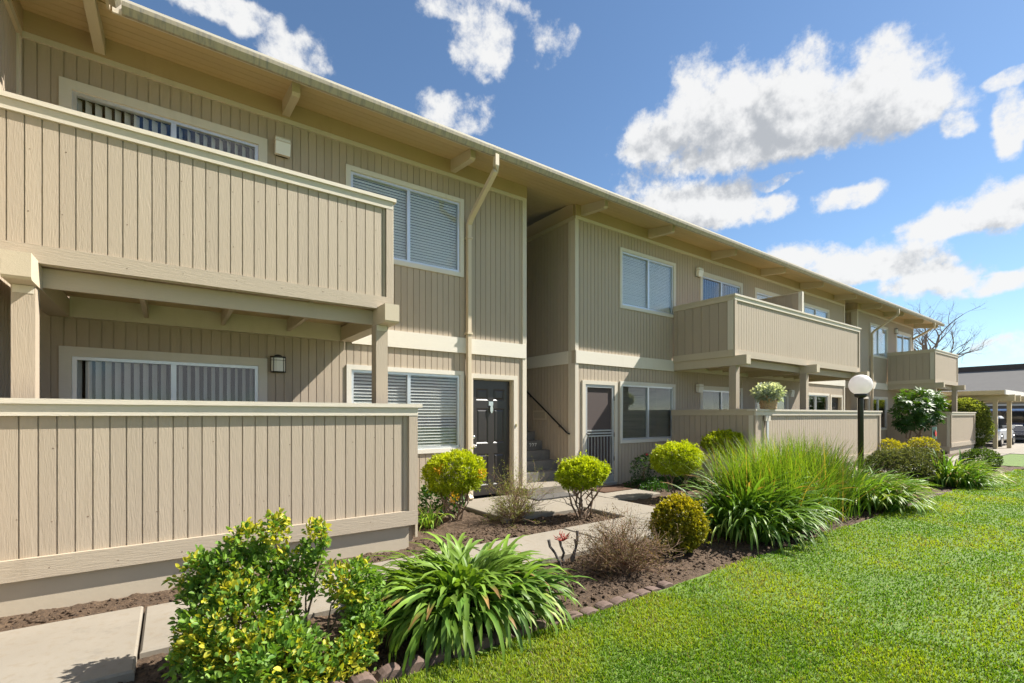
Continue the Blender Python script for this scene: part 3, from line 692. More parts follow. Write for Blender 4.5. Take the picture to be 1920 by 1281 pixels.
# balconies
def balcony(x0, x1, single, beams, posts, left_open, right_open):
    bl = part('balcony', MB().box(x0 + .05, x1 - .05, YB + .05, YW - .04, 2.655, 2.70), 'soffit', bld)
    def face(nm, a, b_, y, along='x', sign=-1, sg=single):
        if along == 'x':
            part('rail_backing', MB().box(a, b_, y + .011, y + .06, 2.62, 3.86), 'siding', bl); mbj = MB()
            for s0, s1, c, d in strips(a + .085, b_ - .085 if right_open else b_, 2.77, 3.80, [], phase=a + .085):
                if sg: part('board', MB().box(s0, s1, y, y + .0115, c, d), 'siding', bl)
                else: mbj.box(s0, s1, y, y + .0115, c, d)
            if not sg: tag(part('siding_boards', mbj, 'siding', bl), kind='stuff')
            part('rim_board', MB().box(a - .003, b_ + .003, y - .022, y + .0105, 2.625, 2.77), 'band_x', bl)
            part('rail_trim', MB().box(a - .003, b_ + .003, y - .024, y + .0105, 3.80, 3.886), 'trim_x', bl)
            if right_open: part('corner_trim', MB().box(b_ - .078, b_ + .002, y - .021, y + .0105, 2.771, 3.799), 'siding', bl)
            if left_open: part('corner_trim', MB().box(a - .002, a + .078, y - .021, y + .0105, 2.771, 3.799), 'siding', bl)
            part('cap_rail', MB().box(a - .035, b_ + .035, y - .044, y + .13, 3.887, 3.925), 'trim_x', bl)
        else:
            xa, xb = (a + .011, a + .06) if sign < 0 else (a - .06, a - .011)
            part('rail_backing', MB().box(xa, xb, y + .061, YW - .036, 2.62, 3.86), 'siding', bl); mbj = MB()
            fa, fb = (a, a + .0115) if sign < 0 else (a - .0115, a)
            for s0, s1, c, d in strips(y + .14, YW - .036, 2.77, 3.80, [], phase=y + .14, pitch=.205):
                mbj.box(fa, fb, s0, s1, c, d)
            tag(part('siding_boards', mbj, 'siding', bl), kind='stuff')
            pa, pb = (a - .020, a + .0105) if sign < 0 else (a - .0105, a + .020)
            part('rim_board', MB().box(pa, pb, y + .0111, YW - .036, 2.625, 2.77), 'trim_y', bl); part('rail_trim', MB().box(pa, pb, y + .0111, YW - .036, 3.80, 3.886), 'trim_y', bl)
            part('corner_trim', MB().box(pa, pb, y + .0111, y + .13, 2.771, 3.799), 'trim_z', bl)
            ca, cb = (a - .03, a + .13) if sign < 0 else (a - .13, a + .03)
            part('cap_rail', MB().box(ca, cb, y + .131, YW - .036, 3.887, 3.9245), 'trim_y', bl)
    face('f', x0, x1, YB)
    if left_open: face('l', x0, 0, YB, 'y', -1)
    if right_open: face('r', x1, 0, YB, 'y', 1)
    for bx in beams:   # beams running out from the wall, chamfered end
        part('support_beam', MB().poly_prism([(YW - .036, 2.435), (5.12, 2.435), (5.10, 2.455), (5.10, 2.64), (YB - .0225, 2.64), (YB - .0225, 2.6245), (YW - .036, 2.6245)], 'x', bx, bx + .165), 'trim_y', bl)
    bs = sorted(beams)
    for a, b_ in zip(bs, bs[1:]):
        part('header_beam', MB().box(a + .166, b_ - .001, 5.49, 5.53, 2.46, 2.6245), 'band_x', bl)
        n = max(1, round((b_ - a) / .72)); 
        for k in range(1, n): part('joist', MB().box(a + (b_ - a) * k / n + .05, a + (b_ - a) * k / n + .09, 5.531, YW - .066, 2.50, 2.654), 'trim_y', bl)
        part('ledger', MB().box(a + .166, b_ - .001, YW - .065, YW - .001, 2.44, 2.6545), 'trim_x', bl)
    for bx in posts:
        part('post', MB().box(bx + .012, bx + .150, YB - .03, YB + .12, -.05, 2.434), 'siding', bl)
        if single: part('bolt_plate', MB().box(bx + .02, bx + .142, YB - .033, YB - .0305, 2.37, 2.43), 'trim_z', bl)
    return bl
balcony(-1.235, 2.115, True, (-1.03, 1.93), (-1.03, 1.90), False, True)
balcony(9.53, 16.25, False, (9.54, 12.80, 16.05), (9.54, 12.76, 16.0), True, True)
balcony(23.66, 26.90, False, (23.68, 26.70), (23.68, 26.60), True, True)
# divider between the two upper decks, with pale front edge
dv = part('deck_divider', MB().box(12.76, 12.81, YB + .135, YW - .037, 2.9, 4.45), 'siding', bld)
for s0, s1, c, d in strips(YB + .135, YW - .037, 2.9, 4.45, [], phase=YB + .135, pitch=.1625): part('board', MB().box(12.749, 12.7595, s0, s1, c, d), 'siding', dv)
part('edge_board', MB().box(12.735, 12.825, YB + .045, YB + .134, 3.926, 4.47), 'band_light', dv)
part('divider_cap', MB().box(12.73, 12.83, YB + .135, YW - .037, 4.451, 4.475), 'trim_y', dv)

# ------------------------------------------------------------------ patio walls
def patio_wall(x0, x1, single, label, left_face, right_face):
    t_ = thing('patio_wall', (x0, YP, 0), label, 'wall', 'low boarded patio walls along the building')
    part('core', MB().box(x0 + .002, x1 - .002, YP + .011, YP + .07, .25, 1.45), 'siding', t_)
    mbj = MB()
    for a, b_, c, d in strips(x0 + (.10 if left_face else 0), x1 - .16, .355, 1.40, [], phase=x0 + .035):
        if single: part('board', MB().box(a, b_, YP, YP + .0115, c, d), 'siding', t_)
        else: mbj.box(a, b_, YP, YP + .0115, c, d)
    if not single: tag(part('siding_boards', mbj, 'siding', t_), kind='stuff')
    part('filler_board', MB().box(x1 - .155, x1 - .101, YP + .001, YP + .0115, .355, 1.40), 'siding', t_)
    part('end_board', MB().box(x1 - .10, x1, YP - .030, YP + .0105, .3555, 1.3945), 'siding', t_)
    if left_face: part('end_board', MB().box(x0, x0 + .095, YP - .030, YP + .0105, .3555, 1.3945), 'siding', t_)
    part('base_board', MB().box(x0, x1 + .002, YP - .032, YP + .0105, .20, .355), 'band_x', t_)
    part('top_trim', MB().box(x0, x1 + .002, YP - .034, YP + .0105, 1.395, 1.482), 'trim_x', t_)
    part('cap_rail', MB().box(x0 - .03, x1 + .045, YP - .055, YP + .13, 1.483, 1.522), 'trim_x', t_)
    sk = part('skirt', MB().box(x0, x0 + 1.37, YP + .018, YP + .10, -.16, .249), 'skirt', t_)
    part('skirt', MB().box(x0 + 1.376, x1 - .085, YP + .018, YP + .10, -.16, .249), 'skirt', t_)
    for on, xx, sg in ((left_face, x0, -1), (right_face, x1, 1)):
        if not on: continue
        a, b_ = (xx + .011, xx + .07) if sg < 0 else (xx - .07, xx - .011); fa, fb = (xx, xx + .0115) if sg < 0 else (xx - .0115, xx)
        pa, pb = (xx - .018, xx + .0105) if sg < 0 else (xx - .0105, xx + .018)
        part('core', MB().box(a, b_, YP + .071, YW - .04, .0, 1.45), 'siding', t_); mb = MB()
        for s0, s1, c, d in strips(YP + .10, YW - .04, .22, 1.40, [], phase=YP + .1, pitch=.135): mb.box(fa, fb, s0, s1, c, d)
        tag(part('siding_boards', mb, 'siding', t_), kind='stuff')
        part('top_trim', MB().box(pa, pb, YP + .011, YW - .04, 1.395, 1.482), 'trim_y', t_); part('base_board', MB().box(pa, pb, YP + .011, YW - .04, .05, .219), 'trim_y', t_)
        part('end_board', MB().box(pa, pb, YP + .011, YP + .1, .22, 1.394), 'trim_z', t_)
        ca, cb = (xx - .03, xx + .13) if sg < 0 else (xx - .13, xx + .045)
        part('cap_rail', MB().box(ca, cb, YP + .131, YW - .04, 1.483, 1.5215), 'trim_y', t_)
    return t_
patio_wall(-1.235, 2.215, True, 'nearest low tan boarded patio wall beside the leafy variegated shrub', False, True)
p2 = patio_wall(9.45, 16.35, False, 'low boarded patio wall with a potted plant on top behind the tall grass', True, True)
patio_wall(23.62, 27.22, False, 'farthest low boarded patio wall beside the rounded hedge and carport', True, True)

# nail heads in the nearest boards
for par, y, rows in ((next(o for o in bpy.data.objects if o.name == 'patio_wall'), YP, ((-1.2, 2.1, .27, .40, YP - .0325), (-1.2, 2.0, .62, .1016 * 2, YP - .0006), (-1.2, 2.0, 1.15, .1016 * 2, YP - .0006))), (next(o for o in bpy.data.objects if o.name == 'balcony'), YB, ((-1.2, 2.0, 2.70, .41, YB - .0226), (-1.2, 1.95, 3.05, .1016 * 2, YB - .0006), (-1.2, 1.95, 3.55, .1016 * 2, YB - .0006)))):
    mb = MB()
    for x0, x1, z, st, yy in rows:
        x = x0 + .08
        while x < x1:
            if random.random() < .6: dz = random.uniform(-.03, .03); dx = random.uniform(-.015, .015); r_ = random.uniform(.0025, .0045); mb.box(x + dx - r_, x + dx + r_, yy - .0006, yy + .004, z + dz - r_, z + dz + r_)
            x += st
    tag(part('nail_heads', mb, 'bark', par), kind='stuff')

# ------------------------------------------------------------------ fixtures on the walls
def lantern(d_x, z, label, dark=True):
    t_ = thing('wall_lantern', (d_x, YW, z), label, 'lamp', 'wall lights beside the sliding doors')
    w, h, dp = .088, .20, .085
    part('back_plate', MB().box(d_x - w * .8, d_x + w * .8, YW - .012, YW - .001, z + .0, z + h), 'bronze', t_)
    if dark:
        arc = [(d_x - w, YW - .013), (d_x - w, YW - .05)] + [(d_x - w * math.cos(a), YW - .05 - dp * .6 * math.sin(a)) for a in np.linspace(.35, math.pi - .35, 6)] + [(d_x + w, YW - .05), (d_x + w, YW - .013)]
        part('glass', MB().poly_prism([(d_x + (x - d_x) * .94, YW + (y - YW) * .96) for x, y in arc], 'z', z + .012, z + h - .012), 'milk_glass', t_)
        part('top_cap', MB().poly_prism([(d_x + (x - d_x) * 1.06, YW + (y - YW) * 1.05) for x, y in arc], 'z', z + h - .012, z + h + .008), 'bronze', t_)
        part('finial', MB().lathe([(.05, 0), (.045, .012), (.025, .022), (.005, .026)], (d_x, YW - .055, z + h + .008), 14, .6), 'bronze', t_)
        ring = MB(); arcs = [(d_x + (x - d_x) * 1.02, YW + (y - YW) * 1.02) for x, y in arc]
        for zz in (z + .008, z + h * .78): ring.tube([(x, y, zz) for x, y in arcs], .006 if zz < z + .1 else .003, 6)
        part('ring', ring, 'bronze', t_)
        for i in (1, 3, 6, 8): part('cage_bar', MB().tube([(arcs[i][0], arcs[i][1], z + .005), (arcs[i][0], arcs[i][1], z + h)], .0045, 6), 'bronze', t_)
    else:
        part('glass', MB().poly_prism([(YW - .013, z + .01), (YW - .085, z - .0), (YW - .115, z + h * .75), (YW - .10, z + h), (YW - .013, z + h)], 'x', d_x - w, d_x + w), 'milk_glass', t_)
        part('rim', MB().box(d_x - w - .006, d_x + w + .006, YW - .118, YW - .012, z + h * .74, z + h * .80), 'trim_x', t_)
        part('top_cap', MB().box(d_x - w - .004, d_x + w + .004, YW - .105, YW - .012, z + h, z + h + .012), 'trim_x', t_)
lantern(1.14, 1.955, 'dark bronze lantern with pale glass right of the nearest ground-floor sliding door')
lantern(1.19, 4.79, 'cream box wall light right of the nearest upper sliding door', False)
lantern(10.54, 4.79, 'cream box wall light left of the upper sliding door above the middle balcony', False)
lantern(10.54, 1.95, 'cream box wall light left of the dark sliding door behind the middle patio wall', False)
lantern(15.32, 1.95, 'cream box wall light right of the potted plant behind the middle patio wall', False)
lantern(24.66, 4.80, 'dark lantern beside the farthest upper sliding door', True)

def mat_(x0, x1, y0, y1, mat, label, z=.0):
    t_ = thing('doormat', ((x0 + x1) / 2, (y0 + y1) / 2, z), label, 'doormat', 'doormats')
    part('pile', MB().box(x0 + .03, x1 - .03, y0 + .03, y1 - .03, z + .003, z + .016), mat, t_); b_ = MB()
    b_.box(x0, x1, y0, y0 + .03, z + .002, z + .012); b_.box(x0, x1, y1 - .03, y1, z + .002, z + .012); b_.box(x0, x0 + .03, y0 + .03, y1 - .03, z + .002, z + .012); b_.box(x1 - .03, x1, y0 + .03, y1 - .03, z + .002, z + .012)
    part('border', b_, 'rubber' if mat == 'mat_grey' else mat, t_)
mat_(4.86, 5.78, 6.06, 6.46, 'mat_grey', 'grey ribbed doormat at the foot of the concrete stairs')
mat_(6.34, 7.10, 5.98, 6.50, 'mat_brown', 'brown coir doormat in front of the screen door')

# ------------------------------------------------------------------ lamp post
lx, ly = 9.46, 3.10
lp = thing('lamp_post', (lx, ly, 0), 'white globe lamp on a dark bronze post rising from the tall grass', 'street lamp')
part('pole', MB().lathe([(.043, -.1), (.043, 1.66), (.043, 1.70)], (lx, ly, 0), 20), 'bronze', lp, True)
part('base', MB().lathe([(.10, -.1), (.10, .03), (.06, .08), (.056, .10)], (lx, ly, 0), 20), 'bronze', lp, True)
part('collar', MB().lathe([(.052, 1.69), (.085, 1.71), (.092, 1.73), (.092, 1.755), (.07, 1.765)], (lx, ly, 0), 24), 'bronze', lp, True)
gr = .172; part('globe', MB().lathe([(gr * math.cos(a), gr * math.sin(a)) for a in np.linspace(-1.10, math.pi / 2 - .02, 18)], (lx, ly, 1.757 + gr * math.sin(1.10)), 32), 'globe_white', lp, True)

# ------------------------------------------------------------------ plants
def norm(v): return v / np.maximum(np.linalg.norm(v, axis=-1, keepdims=True), 1e-9)
def leaves(pos, dirn, length, width, col, fold=.25, col_edge=None):
    """kite leaves with a folded midrib: base, left, tip, right, centre"""
    n = len(pos); dirn = norm(dirn); r = rng.normal(size=(n, 3)) * .6 + np.array([0, 0, 1.0])
    w = norm(np.cross(dirn, r)); nn = np.cross(w, dirn)
    L = np.asarray(length).reshape(-1, 1) * np.ones((n, 1)); Wd = np.asarray(width).reshape(-1, 1) * np.ones((n, 1))
    V = np.stack([pos, pos + dirn * L * .55 - w * Wd * .5 + nn * Wd * fold, pos + dirn * L, pos + dirn * L * .55 + w * Wd * .5 + nn * Wd * fold, pos + dirn * L * .5], 1)
    i = np.arange(n)[:, None] * 5
    Fq = np.concatenate([i + np.array([[0, 4, 1]]), i + np.array([[4, 2, 1]]), i + np.array([[0, 3, 4]]), i + np.array([[4, 3, 2]])])
    C = np.repeat(col[:, None, :], 5, 1)
    if col_edge is not None: C[:, [1, 2, 3], :] = col_edge[:, None, :]
    return V.reshape(-1, 3), Fq, C.reshape(-1, 3)
def round_leaves(pos, dirn, length, width, col, cup=.22, col_edge=None):
    """oval leaves: base, three points a side, tip, raised edges round a midrib"""
    n = len(pos); dirn = norm(dirn); r = rng.normal(size=(n, 3)) * .55 + np.array([0, 0, 1.0])
    w = norm(np.cross(dirn, r)); nn = np.cross(w, dirn); L = np.asarray(length).reshape(-1, 1); Wd = np.asarray(width).reshape(-1, 1)
    g = lambda u, v, h: pos + dirn * L * u + w * Wd * v + nn * Wd * h
    V = np.stack([g(0, 0, 0), g(.30, -.42, cup), g(.62, -.47, cup), g(.90, -.22, cup * .4), g(1, 0, -.05), g(.90, .22, cup * .4), g(.62, .47, cup), g(.30, .42, cup), g(.35, 0, -.03), g(.68, 0, -.02)], 1)
    i = np.arange(n)[:, None] * 10
    Fq = np.concatenate([i + np.array([t_]) for t_ in ((0, 8, 1), (1, 8, 2), (8, 9, 2), (2, 9, 3), (9, 4, 3), (0, 7, 8), (7, 6, 8), (8, 6, 9), (6, 5, 9), (9, 5, 4))])
    C = np.repeat(col[:, None, :], 10, 1)
    if col_edge is not None: C[:, 1:8, :] = col_edge[:, None, :]
    return V.reshape(-1, 3), Fq, C.reshape(-1, 3)
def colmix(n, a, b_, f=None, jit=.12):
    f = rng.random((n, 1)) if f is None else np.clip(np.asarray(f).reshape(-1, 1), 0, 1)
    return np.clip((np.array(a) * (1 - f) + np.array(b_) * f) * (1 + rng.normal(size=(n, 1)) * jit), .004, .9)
def on_lobes(lobes, n, inner=.55):
    """points on/near the skin of a union of ellipsoids, with outward directions"""
    vol = np.array([l[3] * l[4] * l[5] for l in lobes]) ** (2 / 3); ch = rng.choice(len(lobes), n * 2, p=vol / vol.sum())
    Lb = np.array(lobes)[ch]; u = norm(rng.normal(size=(n * 2, 3))); rr = 1 - (1 - inner) * rng.random((n * 2, 1)) ** 2.2
    p = Lb[:, :3] + u * rr * Lb[:, 3:6]; o = norm(u / Lb[:, 3:6])
    keep = np.ones(len(p), bool)
    for k, l in enumerate(lobes):
        q = (p - np.array(l[:3])) / np.array(l[3:6]); ins = (np.linalg.norm(q, axis=1) < .72) & (ch != k); keep &= ~ins
    p, o, rr = p[keep][:n], o[keep][:n], rr[keep][:n]; return p, o, rr[:, 0]
def tufts(lobes, n, per, size, wid, ca, cb, top=.5, spread=.75, cedge=None, inner=.6, sun_top=True, bump=0):
    p, o, rr = on_lobes(lobes, n, inner)
    if bump: p = p + o * (np.array([mnoise.noise(Vector(q) * 7) for q in p])[:, None]) * bump; p = p + o * (rng.random((len(p), 1)) < .035) * rng.uniform(.02, .07, (len(p), 1))
    P_ = np.repeat(p, per, 0); O = np.repeat(o, per, 0) + rng.normal(size=(len(p) * per, 3)) * spread + np.array([0, 0, .35])
    zmin, zmax = p[:, 2].min(), p[:, 2].max()
    f = np.repeat((.30 + .70 * (p[:, 2] - zmin) / (zmax - zmin)) * np.where(rr > .86, 1.0, .45) * rng.uniform(.55, 1.15, len(p)), per) if sun_top else None  # higher outer leaves take the second leaf colour, as new growth does
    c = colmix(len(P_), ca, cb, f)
    s_ = size * rng.uniform(.65, 1.25, len(P_))
    return leaves(P_ + rng.normal(size=P_.shape) * size * .25, O, s_, s_ * wid, c, col_edge=None if cedge is None else colmix(len(P_), cedge[0], cedge[1]))
def joinv(*sets):
    V, Fq, C = [], [], []; k = 0
    for v, f, c in sets: V.append(v); Fq.append(f + k); C.append(c); k += len(v)
    return np.concatenate(V), np.concatenate(Fq), np.concatenate(C)
def foliage(name, parent, VFC, mat='leaf', stuff=True):
    V, Fq, C = VFC; o = link(name, np_mesh(name, V - np.array(wloc(parent)), Fq, C), mat, parent)
    if stuff: o['kind'] = 'stuff'
    return o
def wiggle(a, b_, n=5, amp=.03):
    a, b_ = Vector(a), Vector(b_); L = (b_ - a).length
    return [a.lerp(b_, k / n) + (Vector((random.gauss(0, 1), random.gauss(0, 1), random.gauss(0, .4))) * amp * L if 0 < k < n else Vector()) for k in range(n + 1)]

YG_D, YG_L = (.140, .250, .012), (.60, .64, .020)
def topiary(x, y, w, hc, zc, stems, label, extra=(), nt=1500):
    z0 = -.06; t_ = thing('topiary_shrub', (x, y, z0), label, 'shrub', 'clipped ball topiaries on bare stems')
    rx = w / 2; lobes = [(x, y, zc, rx * .92, rx * .85, hc / 2), (x - rx * .35, y + .05, zc - .03, rx * .62, rx * .6, hc * .40), (x + rx * .38, y - .05, zc + .0, rx * .58, rx * .6, hc * .42), (x, y - .1, zc + hc * .08, rx * .6, rx * .55, hc * .44)]
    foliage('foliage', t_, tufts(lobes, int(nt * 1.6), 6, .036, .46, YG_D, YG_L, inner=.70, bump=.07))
    if extra: 
        for ex, ey, ez in extra: foliage('yellow_leaves', t_, tufts([(ex, ey, ez, .045, .045, .06)], 14, 4, .036, .5, (.55, .30, .01), (.68, .42, .02)))
    for k in range(stems):
        a = 2 * math.pi * k / stems + random.uniform(-.4, .4); b0 = (x + .05 * math.cos(a), y + .05 * math.sin(a), z0 - .04)
        tp = (x + rx * .60 * math.cos(a), y + rx * .60 * math.sin(a), zc - hc * .16 + random.uniform(-.03, .05))
        pts = wiggle(b0, tp, 6, .05); part('stem', MB().tube(pts, [.018, .016, .014, .013, .011, .009, .006], 7), 'bark', t_, True)
        for q in range(2):
            i = random.choice((2, 3, 4)); e_ = pts[i] + Vector((random.uniform(-.16, .16), random.uniform(-.16, .16), random.uniform(.10, .24)))
            part('branch', MB().tube(wiggle(pts[i], e_, 3, .06), [.008, .007, .005, .003], 5), 'bark', t_)
    return t_
topiary(3.20, 5.80, .86, .58, .60, 7, 'yellow-green clipped ball shrub in front of the ground-floor window by the dark door', extra=((3.0, 5.48, .32), (3.36, 5.36, .62), (2.86, 5.62, .70)), nt=1900)
topiary(4.74, 4.90, .76, .40, .58, 8, 'yellow-green clipped ball shrub on bare stems below the stairs and screen door', nt=1700)
topiary(7.15, 5.05, .90, .55, .64, 4, 'yellow-green clipped ball shrub on pale stems right of the brown doormat', nt=1800)
topiary(9.20, 5.40, .92, .46, .82, 4, 'yellow-green clipped ball shrub against the corner of the middle patio wall', nt=1300)

# strap-leaved clumps -------------------------------------------------
def strap(length, width, a0, droop, twist=0.0, nseg=9):
    """ribbon leaf leaving the crown at angle a0 and arching over"""
    V, C_ = [], []; x = z = 0.0; a = a0
    for k in range(nseg + 1):
        u = k / nseg; wv = width * (.55 + .45 * math.sin(math.pi * min(1, u * 1.15) ** .7)) * (1 if u < .78 else max(.08, math.sqrt(max(0, 1 - ((u - .78) / .22) ** 2))))
        tw = twist * u; f_ = .18 * wv
        V += [(x + 0, -wv / 2 * math.cos(tw), z + f_ + wv / 2 * math.sin(tw)), (x, 0, z), (x, wv / 2 * math.cos(tw), z + f_ - wv / 2 * math.sin(tw))]
        st = length / nseg; x += st * math.cos(a); z += st * math.sin(a); a -= droop / nseg * (.4 + 1.2 * u)
    Fq = [(3 * k + j, 3 * k + j + 1, 3 * k + j + 4, 3 * k + j + 3) for k in range(nseg) for j in (0, 1)]
    return np.array(V), np.array(Fq)
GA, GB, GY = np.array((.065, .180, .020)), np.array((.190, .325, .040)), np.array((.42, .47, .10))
def strap_clump(name, x, y, rad, n, L, width, label, cat, group=None, single=False, lean=(0, 0), up=.5, ybias=.2, seedv=0, flat_y=1.0, zoff=-.05, more=0):
    t_ = thing(name, (x, y, zoff), label, cat, group); rs = random.Random(seedv)
    variants = []
    for k in range(18 if single else 26):
        a0 = rs.uniform(.78, 1.50); droop = rs.uniform(1.4, 3.0) * (1.6 - .50 * a0)
        V, Fq = strap(L * rs.uniform(.72, 1.12), width * rs.uniform(.75, 1.15), a0, droop, rs.uniform(-.5, .5))
        cf = rs.random(); c = GA * (1 - cf) + GB * cf
        if rs.random() < ybias: c = c * .45 + GY * .55
        u = np.repeat(np.linspace(0, 1, len(V) // 3), 3)[:, None]
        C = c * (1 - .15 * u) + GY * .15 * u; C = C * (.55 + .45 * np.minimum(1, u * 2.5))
        if rs.random() < .12: C = np.where(u > .82, np.array((.34, .20, .07)), C)
        variants.append((V, Fq, C))
    if single: meshes = [np_mesh('leaf', V, Fq, C, True) for V, Fq, C in variants]
    VV, FF, CC = [], [], []; k0 = 0
    for i in range(n + more):
        az = rs.uniform(0, 2 * math.pi); rr = rad * math.sqrt(rs.random()) ; bx, by = rr * math.cos(az + rs.uniform(-.7, .7)), rr * math.sin(az + rs.uniform(-.7, .7)) * flat_y
        az2 = math.atan2(by + lean[1] * rad, bx + lean[0] * rad) + rs.gauss(0, .55)
        cr = rr / rad; v = rs.choice(range(len(variants))); sc = rs.uniform(.8, 1.1); tilt = rs.uniform(-.15, .3) * (1 - cr)
        if single and i < n:
            o = link('leaf', meshes[v], 'strap_leaf', t_); o.location = (bx, by, rs.uniform(-.01, .05)); o.rotation_euler = (rs.gauss(0, .12), -tilt - up * (1 - cr) * .4, az2); o.scale = (sc, sc, sc)
        else:
            V, Fq, C = variants[v]; ty = -(tilt + up * (1 - cr) * .4); ct, sn = math.cos(ty), math.sin(ty)
            q = V * sc; q = np.stack([q[:, 0] * ct + q[:, 2] * sn, q[:, 1], -q[:, 0] * sn + q[:, 2] * ct], 1)
            q = np.stack([q[:, 0] * math.cos(az2) - q[:, 1] * math.sin(az2) + bx, q[:, 0] * math.sin(az2) + q[:, 1] * math.cos(az2) + by, q[:, 2]], 1)
            VV.append(q); FF.append(Fq + k0); CC.append(C * rs.uniform(.8, 1.2)); k0 += len(q)
    if VV:
        o = link('leaf_mass', np_mesh('leaf_mass', np.concatenate(VV), np.concatenate(FF), np.concatenate(CC), True), 'strap_leaf', t_); o['kind'] = 'stuff'
    # dry leaf bases in the heart of the clump
    dv = []
    for i in range(40):
        a_ = rs.uniform(0, 6.28); V, Fq = strap(L * .45, width * .6, rs.uniform(.2, 1.2), rs.uniform(.5, 2.0)); 
        q = np.stack([V[:, 0] * math.cos(a_) - V[:, 1] * math.sin(a_) + rad * .7 * math.cos(a_) * rs.random(), V[:, 0] * math.sin(a_) + V[:, 1] * math.cos(a_) + rad * .7 * flat_y * math.sin(a_) * rs.random(), V[:, 2]], 1)
        dv.append((q, Fq, np.repeat(np.array([[.14, .075, .035]]) * rs.uniform(.5, 1.5), len(V), 0)))
    V, Fq, C = joinv(*dv); o = link('dry_leaves', np_mesh('dry_leaves', V, Fq, C, True), 'strap_leaf', t_); o['kind'] = 'stuff'
    return t_
AG = 'agapanthus clumps along the lawn edge'
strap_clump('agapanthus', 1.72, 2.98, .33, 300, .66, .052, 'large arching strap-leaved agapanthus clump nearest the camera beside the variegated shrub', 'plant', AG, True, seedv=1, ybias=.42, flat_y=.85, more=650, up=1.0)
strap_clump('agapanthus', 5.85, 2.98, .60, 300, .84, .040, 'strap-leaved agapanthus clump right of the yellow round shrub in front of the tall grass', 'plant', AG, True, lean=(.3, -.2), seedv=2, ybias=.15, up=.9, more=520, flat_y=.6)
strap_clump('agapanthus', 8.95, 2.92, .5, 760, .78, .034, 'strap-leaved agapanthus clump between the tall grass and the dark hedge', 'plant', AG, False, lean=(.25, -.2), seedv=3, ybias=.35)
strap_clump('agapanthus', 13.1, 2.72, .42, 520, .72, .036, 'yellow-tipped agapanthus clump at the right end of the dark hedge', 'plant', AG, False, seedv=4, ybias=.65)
strap_clump('strap_plant', 2.72, 5.62, .13, 60, .42, .020, 'small strap-leaved plant at the end of the nearest patio wall', 'plant', None, False, seedv=5, ybias=.35)
strap_clump('strap_plant', 17.7, 4.5, .2, 60, .55, .018, 'thin yellowish strap-leaved plant between the yellow shrubs beyond the lamp post', 'plant', None, False, seedv=6, ybias=.5)

# tall ornamental grass
def tall_grass():
    x, y = 7.05, 3.20; t_ = thing('tall_grass', (x, y, -.05), 'big fountain of tall yellow-green ornamental grass around the lamp post', 'plant'); rs = np.random.default_rng(11)
    VV, FF, CC = [], [], []; k0 = 0
    for i in range(6200):
        u = rs.uniform(-1, 1); bx = u * 1.22 + rs.normal() * .08; by = rs.normal() * .20 
        L = rs.uniform(.50, 1.36) * (1.0 - .10 * abs(u)); a0 = min(1.62, max(.70, rs.normal(1.25, .24))); dr = rs.uniform(.15, 1.3)
        n = 6; xx = zz = 0; a = a0; V = []; wv = rs.uniform(.007, .013)
        for k in range(n + 1):
            w_ = wv * (1 - (k / n) ** 2.5) + .0008; V += [(xx, -w_ / 2, zz), (xx, w_ / 2, zz)]
            xx += L / n * math.cos(a); zz += L / n * math.sin(a); a -= dr / n * (.3 + 1.4 * k / n)
        V = np.array(V); az = rs.normal(0 if u > 0 else math.pi, .9) if rs.random() < .65 else rs.uniform(0, 6.28)
        q = np.stack([V[:, 0] * math.cos(az) - V[:, 1] * math.sin(az) + bx, V[:, 0] * math.sin(az) + V[:, 1] * math.cos(az) + by, V[:, 2]], 1)
        VV.append(q); FF.append(np.array([(2 * k, 2 * k + 1, 2 * k + 3, 2 * k + 2) for k in range(n)]) + k0); k0 += len(q)
        f = rs.random(); base = np.array((.048, .140, .016)) * (1 - f) + np.array((.17, .26, .032)) * f
        if rs.random() < .07: base = np.array((.36, .25, .08))
        uu = np.repeat(np.linspace(0, 1, n + 1), 2)[:, None]; CC.append(base + np.array((.08, .07, .0)) * uu ** 3)
    o = link('blades', np_mesh('blades', np.concatenate(VV), np.concatenate(FF), np.concatenate(CC)), 'grass_blade', t_); o['kind'] = 'stuff'
tall_grass()

